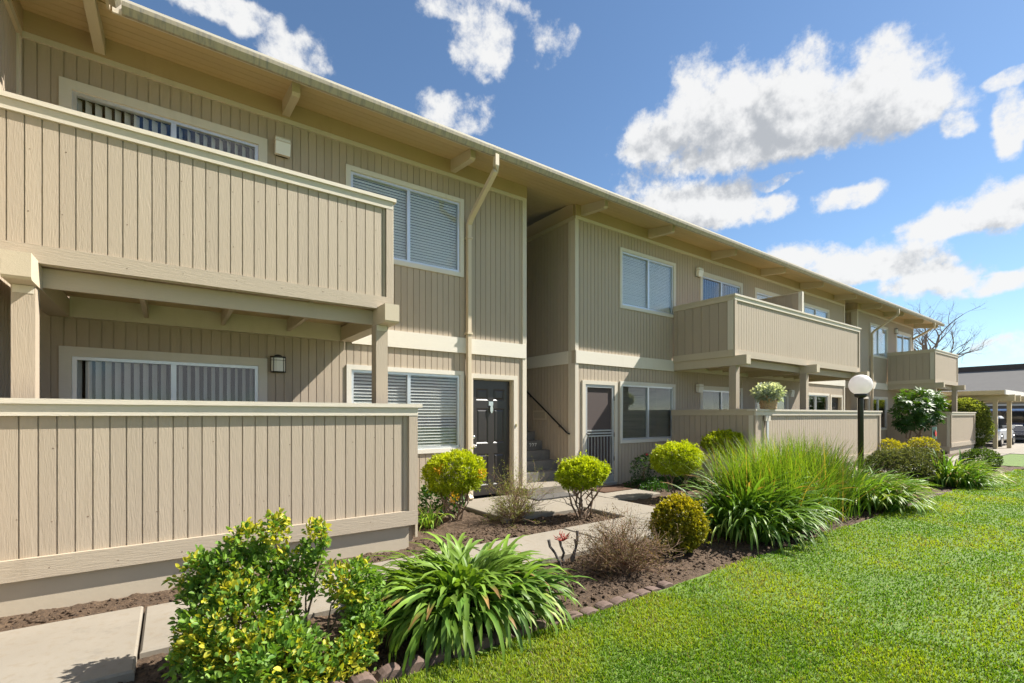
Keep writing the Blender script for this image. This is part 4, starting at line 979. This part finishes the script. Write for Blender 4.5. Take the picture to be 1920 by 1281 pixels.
# variegated shrub in the foreground -------------------------------------
def variegated():
    x, y = .60, 2.98; t_ = thing('variegated_shrub', (x, y, -.05), 'leafy green and yellow variegated shrub at the lower left in front of the patio wall', 'shrub')
    lobes = []
    for px, py, rx, ry, dep in ((455,1180,100,90,2.62), (395,1150,50,75,2.72), (510,1240,85,65,2.45), (580,1255,55,40,2.5), (480,1090,66,46,2.78), (548,1068,34,40,2.8), (517,1002,20,34,2.8), (465,1022,30,32,2.8), (592,1012,20,34,2.85), (592,1075,16,40,2.85),
                                (432,1062,40,38,2.75), (660,1095,42,42,2.82), (690,1130,28,55,2.85), (678,1180,30,44,2.75), (655,1235,40,34,2.6), (372,1075,38,32,2.75), (420,1240,80,70,2.5)):
        c_ = Vector((0, 0, H)) + ray(px, py) * dep; lobes.append((c_.x, c_.y, c_.z, rx / F * dep, rx / F * dep * .9, ry / F * dep))
    for k in range(22):
        l = lobes[k % len(lobes)]; part('stem', MB().tube(wiggle((x + random.uniform(-.08, .12), y + random.uniform(-.1, .1), -.08), (l[0] + random.uniform(-.4, .4) * l[3], l[1] + random.uniform(-.4, .4) * l[4], l[2] + l[5] * .5), 6, .035), [.010, .009, .008, .007, .005, .004, .002], 6), 'bark', t_)
    p, o, rr = on_lobes(lobes, 2600, .50)
    pos = np.repeat(p, 5, 0); n = len(pos); d = np.repeat(o, 5, 0) * .8 + rng.normal(size=(n, 3)) * .75 + np.array([0, 0, .4])
    pos = pos + rng.normal(size=pos.shape) * .018
    pat = np.array([mnoise.noise(Vector(q) * 5.5 + Vector((3, 1, 7))) for q in p]); yel = np.repeat((pat > .16) | (p[:, 2] > .66) | ((p[:, 2] < .16) & (p[:, 0] > .45) & (pat > -.15)), 5) & (rng.random(n) < .55)
    green = colmix(n, (.085, .205, .026), (.255, .400, .065)); yell = colmix(n, (.50, .46, .03), (.68, .56, .06))
    cc = np.where(yel[:, None], green * .5 + yell * .5, green); ce = np.where(yel[:, None], yell, green * .75 + colmix(n, (.14, .24, .05), (.30, .36, .10)) * .25)
    L = rng.uniform(.024, .047, n); pos_d = np.linalg.norm(pos - np.array([0, 0, H]), axis=1) - .3 * np.repeat(rr, 5); order = np.argsort(pos_d + rng.random(n) * .25)
    near, rest = order[:300], order[300:]
    foliage('foliage', t_, round_leaves(pos[rest], d[rest], L[rest], L[rest] * .62, cc[rest], .2, ce[rest]))
    off = np.array(wloc(t_))
    for i in near:
        V, Fq, C = round_leaves(np.zeros((1, 3)), d[i:i + 1], L[i:i + 1] * 1.1, L[i:i + 1] * .68, cc[i:i + 1], .2, ce[i:i + 1])
        link('leaf', np_mesh('leaf', V, Fq, C), 'leaf', t_, Vector(pos[i] - off))
variegated()

# twiggy half-bare shrubs --------------------------------------------------
def twiggy(x, y, w, h, label, n1, leafcol, nleaf, seedv, leafbias=None):
    t_ = thing('twiggy_shrub', (x, y, -.06), label, 'shrub', 'half-bare twiggy shrubs'); rs = random.Random(seedv); mb = MB(); tips = []
    def grow(p, d, L, r, lev):
        pts = [p]; q = p; dd = d
        for k in range(3): dd = (dd + Vector((rs.gauss(0, .20), rs.gauss(0, .20), rs.gauss(.02, .14)))).normalized(); q = q + dd * L / 3; pts.append(q)
        mb.tube(pts, [r, r * .8, r * .65, r * .45], 3, False)
        if lev == 0: tips.extend(pts[1:]); return
        for k in range(rs.choice((2, 3, 3))):
            b_ = pts[rs.choice((1, 2, 3))]; nd = (dd + Vector((rs.gauss(0, .55), rs.gauss(0, .55), rs.gauss(.08, .38)))).normalized(); grow(b_, nd, L * rs.uniform(.5, .75), r * .6, lev - 1)
    for k in range(n1):
        a = rs.uniform(0, 6.28); e = rs.uniform(.15, 1.35); d = Vector((math.cos(a) * math.cos(e) * w / h * .62, math.sin(a) * math.cos(e) * w / h * .62, math.sin(e))).normalized()
        grow(Vector((x + rs.gauss(0, .05), y + rs.gauss(0, .05), -.06)), d, (h if e > .8 else w * .5) * rs.uniform(.42, .60), .0048, 2)
    part('twigs', mb, 'twig', t_)['kind'] = 'stuff'
    tp = np.array([tuple(p) for p in tips]); sel = tp[rng.choice(len(tp), nleaf)]
    if leafbias is not None: sel = sel[(sel @ np.array(leafbias[:3])) < leafbias[3]] if False else sel
    foliage('foliage', t_, leaves(sel + rng.normal(size=sel.shape) * .012, rng.normal(size=sel.shape) + np.array([0, 0, .6]), rng.uniform(.010, .022, len(sel)), rng.uniform(.006, .011, len(sel)), colmix(len(sel), leafcol[0], leafcol[1])), 'twig_leaf')
    return t_
twiggy(3.42, 3.02, 1.10, .66, 'brown half-bare twiggy shrub between the agapanthus and the yellow round shrub', 150, ((.10, .11, .03), (.28, .17, .085)), 4200, 3)
twiggy(3.84, 5.25, 1.05, .86, 'half-bare green and brown twiggy shrub in front of the dark entry door', 85, ((.13, .18, .035), (.36, .36, .07)), 6500, 4)

# other shrubs -------------------------------------------------------------
def bush(name, lobes, n, per, size, wid, ca, cb, label, cat='shrub', group=None, stems=5, cedge=None, inner=.6, bump=.02):
    cx = sum(l[0] for l in lobes) / len(lobes); cy = sum(l[1] for l in lobes) / len(lobes)
    t_ = thing(name, (cx, cy, -.06), label, cat, group)
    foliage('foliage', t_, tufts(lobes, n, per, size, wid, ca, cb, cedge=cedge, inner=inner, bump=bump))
    for k in range(stems):
        l = random.choice(lobes); part('stem', MB().tube(wiggle((cx + random.uniform(-.1, .1), cy + random.uniform(-.1, .1), -.1), (l[0], l[1], l[2]), 4, .04), [.014, .012, .010, .008, .004], 6), 'bark', t_)
    return t_
bush('round_shrub', [(4.38, 3.08, .24, .28, .27, .27), (4.36, 3.05, .33, .23, .23, .21), (4.38, 3.08, .22, .2, .2, .2)], 2600, 6, .030, .62, (.030, .085, .012), (.42, .34, .02), 'small round shrub with yellow top and green base left of the second agapanthus', inner=.7)
bush('boxy_hedge', [(11.5, 3.35, .34, .42, .36, .34), (12.0, 3.3, .34, .45, .36, .35), (12.5, 3.25, .34, .45, .36, .35), (13.0, 3.22, .34, .45, .34, .35), (13.5, 3.2, .32, .42, .34, .34), (12.2, 3.1, .26, .5, .3, .30), (13.1, 3.05, .26, .5, .3, .30)], 5200, 6, .038, .6, (.022, .040, .012), (.13, .135, .065), 'dark olive clipped hedge behind the far agapanthus clump', 'hedge', inner=.72)
bush('boxy_hedge', [(16.9, 3.0, .22, .4, .32, .28), (17.5, 2.95, .22, .4, .32, .28)], 1700, 6, .034, .6, (.025, .055, .012), (.10, .16, .03), 'small dark clipped hedge beside the cross path and carport', 'hedge', inner=.72)
bush('yellow_shrub', [(16.5, 4.72, .42, .40, .3, .30), (16.95, 4.6, .36, .32, .25, .26)], 700, 6, .036, .55, (.09, .13, .014), (.52, .44, .02), 'low yellow shrub right of the middle patio wall end', inner=.7)
bush('yellow_shrub', [(18.7, 4.43, .40, .42, .3, .32), (18.4, 4.6, .50, .25, .2, .2)], 700, 6, .036, .55, (.08, .13, .014), (.50, .42, .02), 'low yellow shrub in front of the red garden flag', inner=.7)
bush('rounded_hedge', [(28.1, 5.35, 1.25, .85, .8, .85), (28.2, 5.3, .75, .85, .8, .75), (27.9, 5.5, 1.45, .7, .7, .6)], 4200, 6, .07, .55, (.03, .075, .014), (.30, .33, .07), 'tall rounded clipped bush between the far patio wall and the carport', 'bush', inner=.75)
rs_ = bush('rose_bush', [(7.62, 6.12, .30, .30, .25, .30), (7.75, 6.2, .45, .18, .18, .18), (7.42, 6.1, .35, .18, .16, .2)], 420, 5, .032, .6, (.022, .055, .016), (.065, .13, .03), 'dark leafy rose bush with one red bloom beneath the window right of the screen door', inner=.3)
part('bloom', MB().lathe([(.006, 0), (.022, .012), (.026, .028), (.016, .04)], (7.66, 6.1, .60), 10), 'petal_red', rs_, True)
bush('ground_cover', [(8.0, 6.25, .0, .7, .4, .11), (8.6, 6.0, .0, .6, .45, .12), (7.6, 5.85, .0, .4, .25, .10)], 900, 5, .034, .8, (.02, .06, .012), (.06, .15, .025), 'low dark green ground cover along the wall behind the clipped ball shrub', 'ground cover', stems=2, inner=.3)
b3 = bush('leafy_perennial', [(3.05, 6.28, .18, .22, .18, .22), (3.35, 6.2, .14, .2, .16, .18)], 160, 5, .06, .55, (.025, .09, .014), (.10, .22, .03), 'broad-leaved green plant under the ground-floor window behind the ball shrub', 'plant', stems=2, inner=.2)
# red-flowered stump
t_ = thing('cut_succulent', (3.20, 3.48, -.06), 'cut-back grey stems with a spray of red shoots beside the path', 'plant')
for a, b_ in (((3.20, 3.46, -.08), (3.26, 3.44, .26)), ((3.16, 3.5, -.08), (3.10, 3.52, .18)), ((3.24, 3.5, -.08), (3.29, 3.5, .16)), ((3.1, 3.5, -.08), (2.96, 3.52, .20))):
    pts = wiggle(a, b_, 4, .05); part('stem', MB().tube(pts, [.016, .014, .013, .013, .016], 7), 'dead_stem', t_)
for k in range(16):
    a = Vector((3.12, 3.50, .17)); part('red_shoot', MB().tube(wiggle(a, a + Vector((random.gauss(0, .05), random.gauss(0, .05), random.uniform(.03, .10))), 3, .1), [.007, .006, .005, .002], 5), 'red_stalk', t_)
# fatsia-like small tree with big lobed leaves
def palmate():
    x, y = 21.2, 5.25; t_ = thing('lobed_leaf_tree', (x, y, -.06), 'small dark green tree with big lobed leaves in front of the far balcony', 'tree')
    for k in range(7):
        e_ = (x + random.uniform(-.9, .9), y + random.uniform(-.4, .4), random.uniform(1.2, 2.1)); part('trunk', MB().tube(wiggle((x + random.uniform(-.1, .1), y, -.1), e_, 6, .05), [.04, .035, .03, .026, .022, .018, .01], 7), 'bark', t_)
    lobes = [(x, y, 2.0, 1.0, .6, .36), (x - .8, y, 1.6, .6, .5, .45), (x + .8, y - .1, 1.9, .65, .5, .40), (x - 1.05, y, 1.1, .45, .4, .25), (x + .1, y - .2, 1.35, .6, .4, .35), (x + 1.25, y, 1.6, .4, .3, .3)]
    p, o, rr = on_lobes(lobes, 520, .5); VV = []
    for c, d in zip(p, o):
        ax = norm(d * .5 + rng.normal(size=3) * .35 + np.array([0, 0, .75])); r0 = norm(np.cross(ax, rng.normal(size=3))); r1 = np.cross(ax, r0); sz = rng.uniform(.15, .25)
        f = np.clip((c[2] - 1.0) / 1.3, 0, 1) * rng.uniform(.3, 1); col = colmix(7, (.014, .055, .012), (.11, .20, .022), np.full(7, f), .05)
        ang = np.linspace(-2.3, 2.3, 7)[:, None]; dirs = np.cos(ang) * r0 + np.sin(ang) * r1 - ax * .18
        n = 7; ctr = np.repeat(c[None], 7, 0); w = norm(np.cross(dirs, ax)); L = sz * (1 - .25 * np.abs(ang) / 2.3)
        V = np.stack([ctr, ctr + dirs * L * .55 - w * L * .17, ctr + dirs * L, ctr + dirs * L * .55 + w * L * .17, ctr + dirs * L * .5 - ax * .01], 1).reshape(-1, 3)
        i = np.arange(7)[:, None] * 5; Fq = np.concatenate([i + np.array([[0, 4, 1]]), i + np.array([[4, 2, 1]]), i + np.array([[0, 3, 4]]), i + np.array([[4, 3, 2]])])
        VV.append((V, Fq, np.repeat(col[:, None], 5, 1).reshape(-1, 3)))
    foliage('crown', t_, joinv(*VV))
palmate()
# potted plant on the patio wall
x, y, z = 10.08, YP + .03, 1.5225
t_ = thing('potted_plant', (x, y, z), 'silvery leafy plant in a woven basket standing on the middle patio wall', 'potted plant')
mb = MB(); n = 24; H_ = .285
for k in range(13):
    zz = z + H_ * k / 12; r = .165 + .04 * k / 12 + (.006 if k % 2 else 0)
    for j in range(n): a = 2 * math.pi * j / n; q = r * (1 + (.03 if (j + k) % 2 else 0)); mb.v.append((x + q * math.cos(a), y + q * math.sin(a) * .85, zz))
for k in range(12):
    for j in range(n): mb.f.append((k * n + j, k * n + (j + 1) % n, (k + 1) * n + (j + 1) % n, (k + 1) * n + j))
mb.f.append(tuple(reversed(range(n)))); part('basket', mb, 'basket', t_)
part('soil_fill', MB().lathe([(.185, 0), (.185, .01)], (x, y, z + .25), 20, .85), 'soil', t_)
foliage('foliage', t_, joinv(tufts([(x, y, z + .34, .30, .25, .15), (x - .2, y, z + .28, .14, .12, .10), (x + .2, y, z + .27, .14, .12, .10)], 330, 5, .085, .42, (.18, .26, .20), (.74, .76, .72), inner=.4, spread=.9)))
part('pegs', MB().tube([(12.0, YP + .03, 1.5235), (12.0, YP + .03, 1.60), (12.05, YP + .03, 1.63)], .012, 6), 'bronze', p2)
# conduit box at the corner of the middle patio wall
part('corner_box', MB().box(9.80, 9.99, YP - .062, YP - .031, 1.28, 1.39), 'trim_x', p2); part('pipe', MB().box(9.86, 9.93, YP - .055, YP - .031, -.05, 1.279), 'alu', p2)

# ------------------------------------------------------------------ bed edging, clods
t_ = thing('bed_edging', (2.0, 2.5, -.05), 'row of scalloped reddish concrete edging blocks between bed and lawn', 'edging')
ex = .30; k = 0
while ex < 11.6:
    w = .150
    if ex < 3.3 or ex > 10.2:
        yb = 2.505 + .012 * math.sin(ex * 1.7) + random.uniform(-.008, .008); n = 8; tilt = random.uniform(-.012, .012); hh = (.052 if ex < 2.0 else .028) + random.uniform(-.012, .008)
        prof = [(ex + .002, -.12), (ex + .002, -.03)] + [(ex + w / 2 - w / 2 * .97 * math.cos(math.pi * q / n), -.03 + hh * math.sin(math.pi * q / n) + tilt * math.cos(math.pi * q / n)) for q in range(1, n)] + [(ex + w - .002, -.03), (ex + w - .002, -.12)]
        i0 = len(prof); mb = MB(); fr_ = [(a, yb - .028, b_) for a, b_ in prof]; 
        c_ = [( ex + w / 2 + (a - ex - w / 2) * .86, yb - .040, b_ if b_ < -.02 else b_ * .82 - .006) for a, b_ in prof]; bk = [(a, yb + .032, b_) for a, b_ in prof]; bk2 = [(ex + w / 2 + (a - ex - w / 2) * .86, yb + .044, b_ if b_ < -.02 else b_ * .82 - .006) for a, b_ in prof]
        mb.v = c_ + fr_ + bk + bk2; m_ = len(prof); mb.f = [tuple(reversed(range(m_))), tuple(range(3 * m_, 4 * m_))]
        for r_ in range(3):
            for q in range(m_): mb.f.append((r_ * m_ + q, r_ * m_ + (q + 1) % m_, (r_ + 1) * m_ + (q + 1) % m_, (r_ + 1) * m_ + q))
        part('edging_block', mb, 'edging', t_)
    ex += w
# clods and bark litter on the soil
def clods(n):
    VV, FF = [], []; k0 = 0
    base = np.array([(1, 0, 0), (-1, 0, 0), (0, 1, 0), (0, -1, 0), (0, 0, 1), (0, 0, -1)], float); fc = np.array([(0, 2, 4), (2, 1, 4), (1, 3, 4), (3, 0, 4), (2, 0, 5), (1, 2, 5), (3, 1, 5), (0, 3, 5)])
    for i in range(n):
        if rng.random() < .62: x, y = rng.uniform(-2, 9.5), rng.uniform(2.56, 3.56)
        elif rng.random() < .5: x, y = rng.uniform(2.3, 5.08), rng.uniform(4.48, 5.2)
        else: x, y = rng.choice([rng.uniform(-1.5, 2.2), rng.uniform(6.1, 9.3)]), rng.uniform(4.47, 4.86)
        s_ = rng.uniform(.005, .017) * (1.6 if rng.random() < .08 else 1); b_ = base * (1 + rng.normal(size=(6, 1)) * .3) * s_ * np.array([1, 1, .75]) * np.array([rng.uniform(.7, 1.6), 1, 1]); a = rng.uniform(0, 6.28)
        b_ = np.stack([b_[:, 0] * math.cos(a) - b_[:, 1] * math.sin(a), b_[:, 0] * math.sin(a) + b_[:, 1] * math.cos(a), b_[:, 2]], 1)
        VV.append(b_ + np.array([x, y, max(soil_z(x, y), -.07) + s_ * .2])); FF.append(fc + k0); k0 += 6
    o = link('soil_clods', np_mesh('soil_clods', np.concatenate(VV), np.concatenate(FF)), 'soil'); tag(o, 'loose brown soil clods and bark litter in the planting beds', 'soil', kind='stuff')
clods(9000)

# ------------------------------------------------------------------ lawn grass
def grass():
    g = np.random.default_rng(5); VV = []; cols = []
    N = 1350000; r = (1.55 ** .75 + g.random(N) * (25.0 ** .75 - 1.55 ** .75)) ** (1 / .75); th = g.uniform(-.35, 1.45, N)
    X, Y = r * np.cos(th), r * np.sin(th); edge = 2.475 + .035 * np.sin(X * 3.1) + .02 * np.sin(X * 11)
    ok = (Y < edge) & ~((X > 18.18) & (X < 19.32)) & (X < 25.1) & (X > -.6) & (g.random(N) < np.where(r < 4, .95, .60)); X, Y, r = X[ok], Y[ok], r[ok]; n = len(X)
    cl = np.array([mnoise.fractal(Vector((x * 1.1, y * 1.1, 0)), 1, 2, 3) for x, y in zip(X[::1], Y[::1])]) if n < 600000 else np.sin(X * 2.1 + np.sin(Y * 1.7)) * .3
    h = g.uniform(.011, .026, n) * (1 + .35 * cl); az = g.uniform(0, 2 * np.pi, n); w = g.uniform(.0014, .0028, n) * (1 + r / 5.0); lean = g.uniform(.1, .95, n) * h
    ux, uy = np.cos(az), np.sin(az); px_, py_ = -uy, ux; z0 = -.036
    P0 = np.stack([X - px_ * w, Y - py_ * w, np.full(n, z0)], 1); P1 = np.stack([X + px_ * w, Y + py_ * w, np.full(n, z0)], 1)
    P2 = np.stack([X - px_ * w * .8 + ux * lean * .35, Y - py_ * w * .8 + uy * lean * .35, z0 + h * .6], 1); P3 = np.stack([X + px_ * w * .8 + ux * lean * .35, Y + py_ * w * .8 + uy * lean * .35, z0 + h * .6], 1)
    P4 = np.stack([X + ux * lean, Y + uy * lean, z0 + h], 1)
    V = np.stack([P0, P1, P2, P3, P4], 1).reshape(-1, 3); i = np.arange(n)[:, None] * 5
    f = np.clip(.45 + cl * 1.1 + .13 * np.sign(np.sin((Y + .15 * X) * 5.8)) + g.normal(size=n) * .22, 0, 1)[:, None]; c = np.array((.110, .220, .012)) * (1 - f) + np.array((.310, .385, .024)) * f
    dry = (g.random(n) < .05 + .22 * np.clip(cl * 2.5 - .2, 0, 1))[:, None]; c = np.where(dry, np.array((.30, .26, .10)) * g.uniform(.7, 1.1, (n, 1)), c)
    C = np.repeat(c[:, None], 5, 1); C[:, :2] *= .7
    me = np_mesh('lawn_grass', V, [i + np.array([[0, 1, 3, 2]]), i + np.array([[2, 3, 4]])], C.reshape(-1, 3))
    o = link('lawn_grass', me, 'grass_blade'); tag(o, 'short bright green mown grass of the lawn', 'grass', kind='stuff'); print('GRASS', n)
grass()

# ------------------------------------------------------------------ far end: carport, garages, cars, tree
cp = thing('carport', (30.3, 4.6, 0), 'tan timber carport on square posts beyond the far patio wall', 'carport')
for x, y in ((28.95, 4.55), (30.15, 4.30)):
    part('post', MB().box(x - .07, x + .07, y - .07, y + .07, -.1, 1.98), 'carport_wood', cp); part('cap_plate', MB().box(x - .13, x + .13, y - .09, y + .09, 1.981, 2.005), 'carport_wood', cp)
for x in (28.85, 30.1, 31.8): part('beam', MB().box(x, x + .14, 3.95, 11, 2.006, 2.27), 'carport_wood', cp)
part('roof_deck', MB().box(28.5, 32.6, 4.2, 11.2, 2.30, 2.40), 'carport_wood', cp); part('fascia', MB().box(28.46, 32.64, 4.16, 4.199, 2.271, 2.47), 'far_white', cp); part('fascia', MB().box(28.46, 28.499, 4.2, 11.2, 2.271, 2.45), 'carport_wood', cp)  # front fascia painted white for the sunlight on it, side fascia left wood
for k in range(9): part('roof_rib', MB().box(28.6, 32.5, 4.5 + k * .75, 4.75 + k * .75, 2.401, 2.46), 'far_white', cp)
gx = 44.0
gb = thing('garage_block', (gx, 10, 0), 'long low garage block with grey roof and dark doors behind the parked cars', 'building')
part('wall', MB().box(gx, gx + 12, -3, 40, -.1, 2.75), 'far_wall', gb)
part('roof', MB().poly_prism([(gx - .8, 2.62), (gx - .8, 2.80), (gx + 6.6, 4.98), (gx + 13, 2.8), (gx + 13, 2.62)], 'y', -4, 41), 'far_roof', gb)
part('ridge_cap', MB().poly_prism([(gx + 5.6, 4.55), (gx + 5.7, 5.1), (gx + 7.4, 5.1), (gx + 7.6, 4.5)], 'y', -4, 41), 'far_dark', gb)
part('eave_fascia', MB().box(gx - .85, gx - .801, -4, 41, 2.58, 2.85), 'far_white', gb)
for k in range(8):
    y0 = -2.2 + k * 3.4; d_ = part('garage_door', MB().box(gx - .03, gx - .001, y0, y0 + 2.8, 0, 2.0), 'garage_door', gb)
    part('door_header', MB().box(gx - .06, gx - .001, y0 - .1, y0 + 2.9, 2.001, 2.12), 'far_white', d_)
    for q in range(14): part('door_plank', MB().box(gx - .045, gx - .0301, y0 + q * .2 + .01, y0 + q * .2 + .185, .02, 1.99), 'garage_door', d_)

def car(x, y, heading, L, Wd, Hh, paint, label, suv=True):
    """body as stacked sections along the car; tail towards heading-opposite"""
    t_ = thing('parked_car', (x, y, -.06), label, 'car', 'cars parked by the garages')
    def tr(px_, py_, pz): c, s_ = math.cos(heading), math.sin(heading); return (x + px_ * c - py_ * s_, y + px_ * s_ + py_ * c, pz - .06)
    def loft(secs, name, mat, parent=None):
        mb = MB(); m = len(secs[0])
        for s_ in secs: mb.v += [tr(*p) for p in s_]
        for i in range(len(secs) - 1):
            for j in range(m): mb.f.append((i * m + j, i * m + (j + 1) % m, (i + 1) * m + (j + 1) % m, (i + 1) * m + j))
        mb.f += [tuple(reversed(range(m))), tuple((len(secs) - 1) * m + j for j in range(m))]
        return part(name, mb, mat, parent or t_, False)
    def sec(px_, w, z0, z1, r=.08): h = w / 2; return [(px_, -h + r, z0), (px_, h - r, z0), (px_, h, z0 + r), (px_, h, z1 - r), (px_, h - r, z1), (px_, -h + r, z1), (px_, -h, z1 - r), (px_, -h, z0 + r)]
    zb = Hh * .56; a = -L / 2
    body = loft([sec(a, Wd * .90, .38, zb - .12), sec(a + .08, Wd * .97, .30, zb), sec(a + .5, Wd, .26, zb + .02), sec(L * .12, Wd, .26, zb + .02), sec(L * .28, Wd, .26, zb - .02), sec(L / 2 - .3, Wd * .96, .28, zb - .14), sec(L / 2, Wd * .86, .36, zb - .3)], 'body', paint)
    r0 = a + (.12 if suv else .55); cw = Wd * .94
    cab = loft([[(p[0] + (.10 if i > 3 else 0), p[1], p[2]) for i, p in enumerate(sec(r0, cw * .93, zb - .03, Hh - .10, .05))], sec(r0 + .45, cw * .90, zb - .03, Hh, .08), sec(L * .02, cw * .88, zb - .03, Hh, .08), sec(L * .22, cw * .90, zb - .03, zb + .10, .03)], 'cabin', paint)
    g_ = .012
    def quad(pts, name, mat, off, parent=None):
        mb = MB(); mb.v = [tr(*p) for p in pts] + [tr(p[0] + off[0], p[1] + off[1], p[2] + off[2]) for p in pts]; n_ = len(pts)
        mb.f = [tuple(range(n_)), tuple(reversed(range(n_, 2 * n_)))] + [(i, (i + 1) % n_, (i + 1) % n_ + n_, i + n_) for i in range(n_)]; return part(name, mb, mat, parent or t_)
    quad([(r0 - .03, -cw * .40, zb + .05), (r0 - .03, cw * .40, zb + .05), (r0 + .05, cw * .37, Hh - .17), (r0 + .05, -cw * .37, Hh - .17)], 'rear_window', 'car_glass', (.06, 0, 0))
    for s_ in (-1, 1):
        quad([(r0 + .35, s_ * cw * .463, zb + .04), (L * .16, s_ * cw * .458, zb + .04), (L * .03, s_ * cw * .448, Hh - .13), (r0 + .42, s_ * cw * .456, Hh - .13)], 'side_window', 'car_glass', (0, s_ * .012, 0))
        quad([(a - .02, s_ * Wd * .47, zb - .30), (a - .02, s_ * Wd * .36, zb - .30), (a + .0, s_ * Wd * .37, zb + .10 if suv else zb - .05), (a + .0, s_ * Wd * .47, zb + .10 if suv else zb - .05)], 'tail_light', 'tail_red', (.16, 0, 0))
        quad([(L * .16, s_ * (cw * .47), zb + .06), (L * .20, s_ * (cw * .47 + .2), zb + .06), (L * .20, s_ * (cw * .47 + .2), zb + .18), (L * .16, s_ * (cw * .47), zb + .18)], 'mirror', paint, (.08, 0, 0))
    loft([sec(a - .10, Wd * .80, .34, .56, .06), sec(a - .02, Wd * .93, .30, .60, .06), sec(a + .3, Wd * 1.005, .30, .58, .06)], 'bumper', paint)
    quad([(a - .11, -Wd * .46, .33), (a - .11, Wd * .46, .33), (a - .11, Wd * .46, .41), (a - .11, -Wd * .46, .41)], 'bumper_trim', 'rubber', (.1, 0, 0))
    quad([(a - .035, -.26, zb - .28), (a - .035, .26, zb - .28), (a - .035, .26, zb - .15), (a - .035, -.26, zb - .15)], 'licence_plate', 'far_white', (.06, 0, 0))
    quad([(a - .045, -Wd * .30, zb - .10), (a - .045, Wd * .30, zb - .10), (a - .045, Wd * .30, zb - .07), (a - .045, -Wd * .30, zb - .07)], 'chrome_strip', 'chrome', (.1, 0, 0))
    for wx in (-L * .30, L * .31):
        for s_ in (-1, 1):
            R = .36 if suv else .32; pts = [tr(wx, s_ * (Wd / 2 - .22), R), tr(wx, s_ * (Wd / 2 - .19), R), tr(wx, s_ * (Wd / 2 - .02), R), tr(wx, s_ * (Wd / 2 + .01), R)]
            w_ = part('wheel', MB().tube(pts, [R * .9, R, R, R * .93], 20), 'rubber', t_); part('rim', MB().tube([tr(wx, s_ * (Wd / 2 - .02), R), tr(wx, s_ * (Wd / 2 + .015), R)], [R * .65, R * .6], 14), 'chrome', w_)
    return t_
car(38.8, 5.28, 0.0, 4.9, 1.98, 1.80, 'car_blue', 'dark blue sport utility vehicle seen from behind beyond the carport posts')
car(32.4, 5.55, .0, 4.4, 1.78, 1.42, 'car_white', 'white car partly hidden behind the tall rounded bush', False)
# garden flag
t_ = thing('garden_flag', (17.6, 4.62, 0), 'small garden flag with a red figure on a black stake beside the far patio wall', 'flag')
fx, fy = 20.1, 4.62; t_.location = (fx, fy, 0)
part('stake', MB().tube([(fx, fy, -.1), (fx, fy, 1.02), (fx + .28, fy - .06, 1.02)], .008, 6), 'black_metal', t_)
cl_ = MB(); n = 8
for k in range(n + 1): u = k / n; cl_.v += [(fx + .26 * u, fy - .055 * u + .012 * math.sin(u * 5), .62), (fx + .26 * u, fy - .055 * u + .012 * math.sin(u * 5 + .5), 1.01)]
cl_.f = [(2 * k, 2 * k + 2, 2 * k + 3, 2 * k + 1) for k in range(n)]; part('cloth', cl_, 'flag_teal', t_)
part('red_figure', MB().poly_prism([(fx + .05, .80), (fx + .10, .72), (fx + .18, .70), (fx + .23, .78), (fx + .21, .86), (fx + .16, .84), (fx + .13, .90), (fx + .08, .92), (fx + .06, .86)], 'y', fy - .07, fy - .062), 'flag_red', t_)

# bare tree behind the far end
def bare_tree(x, y):
    t_ = thing('bare_tree', (x, y, 0), 'leafless winter tree behind the far end of the roof', 'tree'); rs = random.Random(12); mb = MB()
    def grow(p, d, L, r, lev, m):
        pts = [p]; q = p; dd = d; rr = [r]
        n = 4
        for k in range(n): dd = (dd + Vector((rs.gauss(0, .16), rs.gauss(0, .16), rs.gauss(.03, .12)))).normalized(); q = q + dd * L / n; pts.append(q); rr.append(r * (1 - .45 * (k + 1) / n))
        m.tube(pts, rr, 5 if lev > 1 else 3, False)
        if lev == 0: return
        for k in range(rs.choice((3, 4)) if lev > 1 else 4):
            i = rs.choice((2, 3, 4)); nd = (dd + Vector((rs.gauss(0, .55), rs.gauss(0, .55), rs.gauss(.06, .38)))).normalized(); grow(pts[i], nd, L * rs.uniform(.55, .8), rr[i] * .62, lev - 1, m)
    tk = part('trunk', MB().tube(wiggle((x, y, -.1), (x + .1, y, 3.9), 5, .02), [.22, .2, .18, .17, .16, .15], 9), 'bark_grey', t_, True)
    for dx, dy, dz, L, r in ((-.35, .1, 1, 2.1, .11), (.25, -.2, 1, 2.0, .10), (.75, -.5, .75, 2.1, .095), (1.25, -.85, .50, 2.1, .085), (-.8, .5, .8, 1.8, .08), (.6, .3, .9, 1.9, .085)):
        m = MB(); grow(Vector((x + .08, y, 3.8)), Vector((dx, dy, dz)).normalized(), L * 1.0, r, 4, m); part('branch', m, 'bark_grey', t_)
bare_tree(34.0, 8.1)
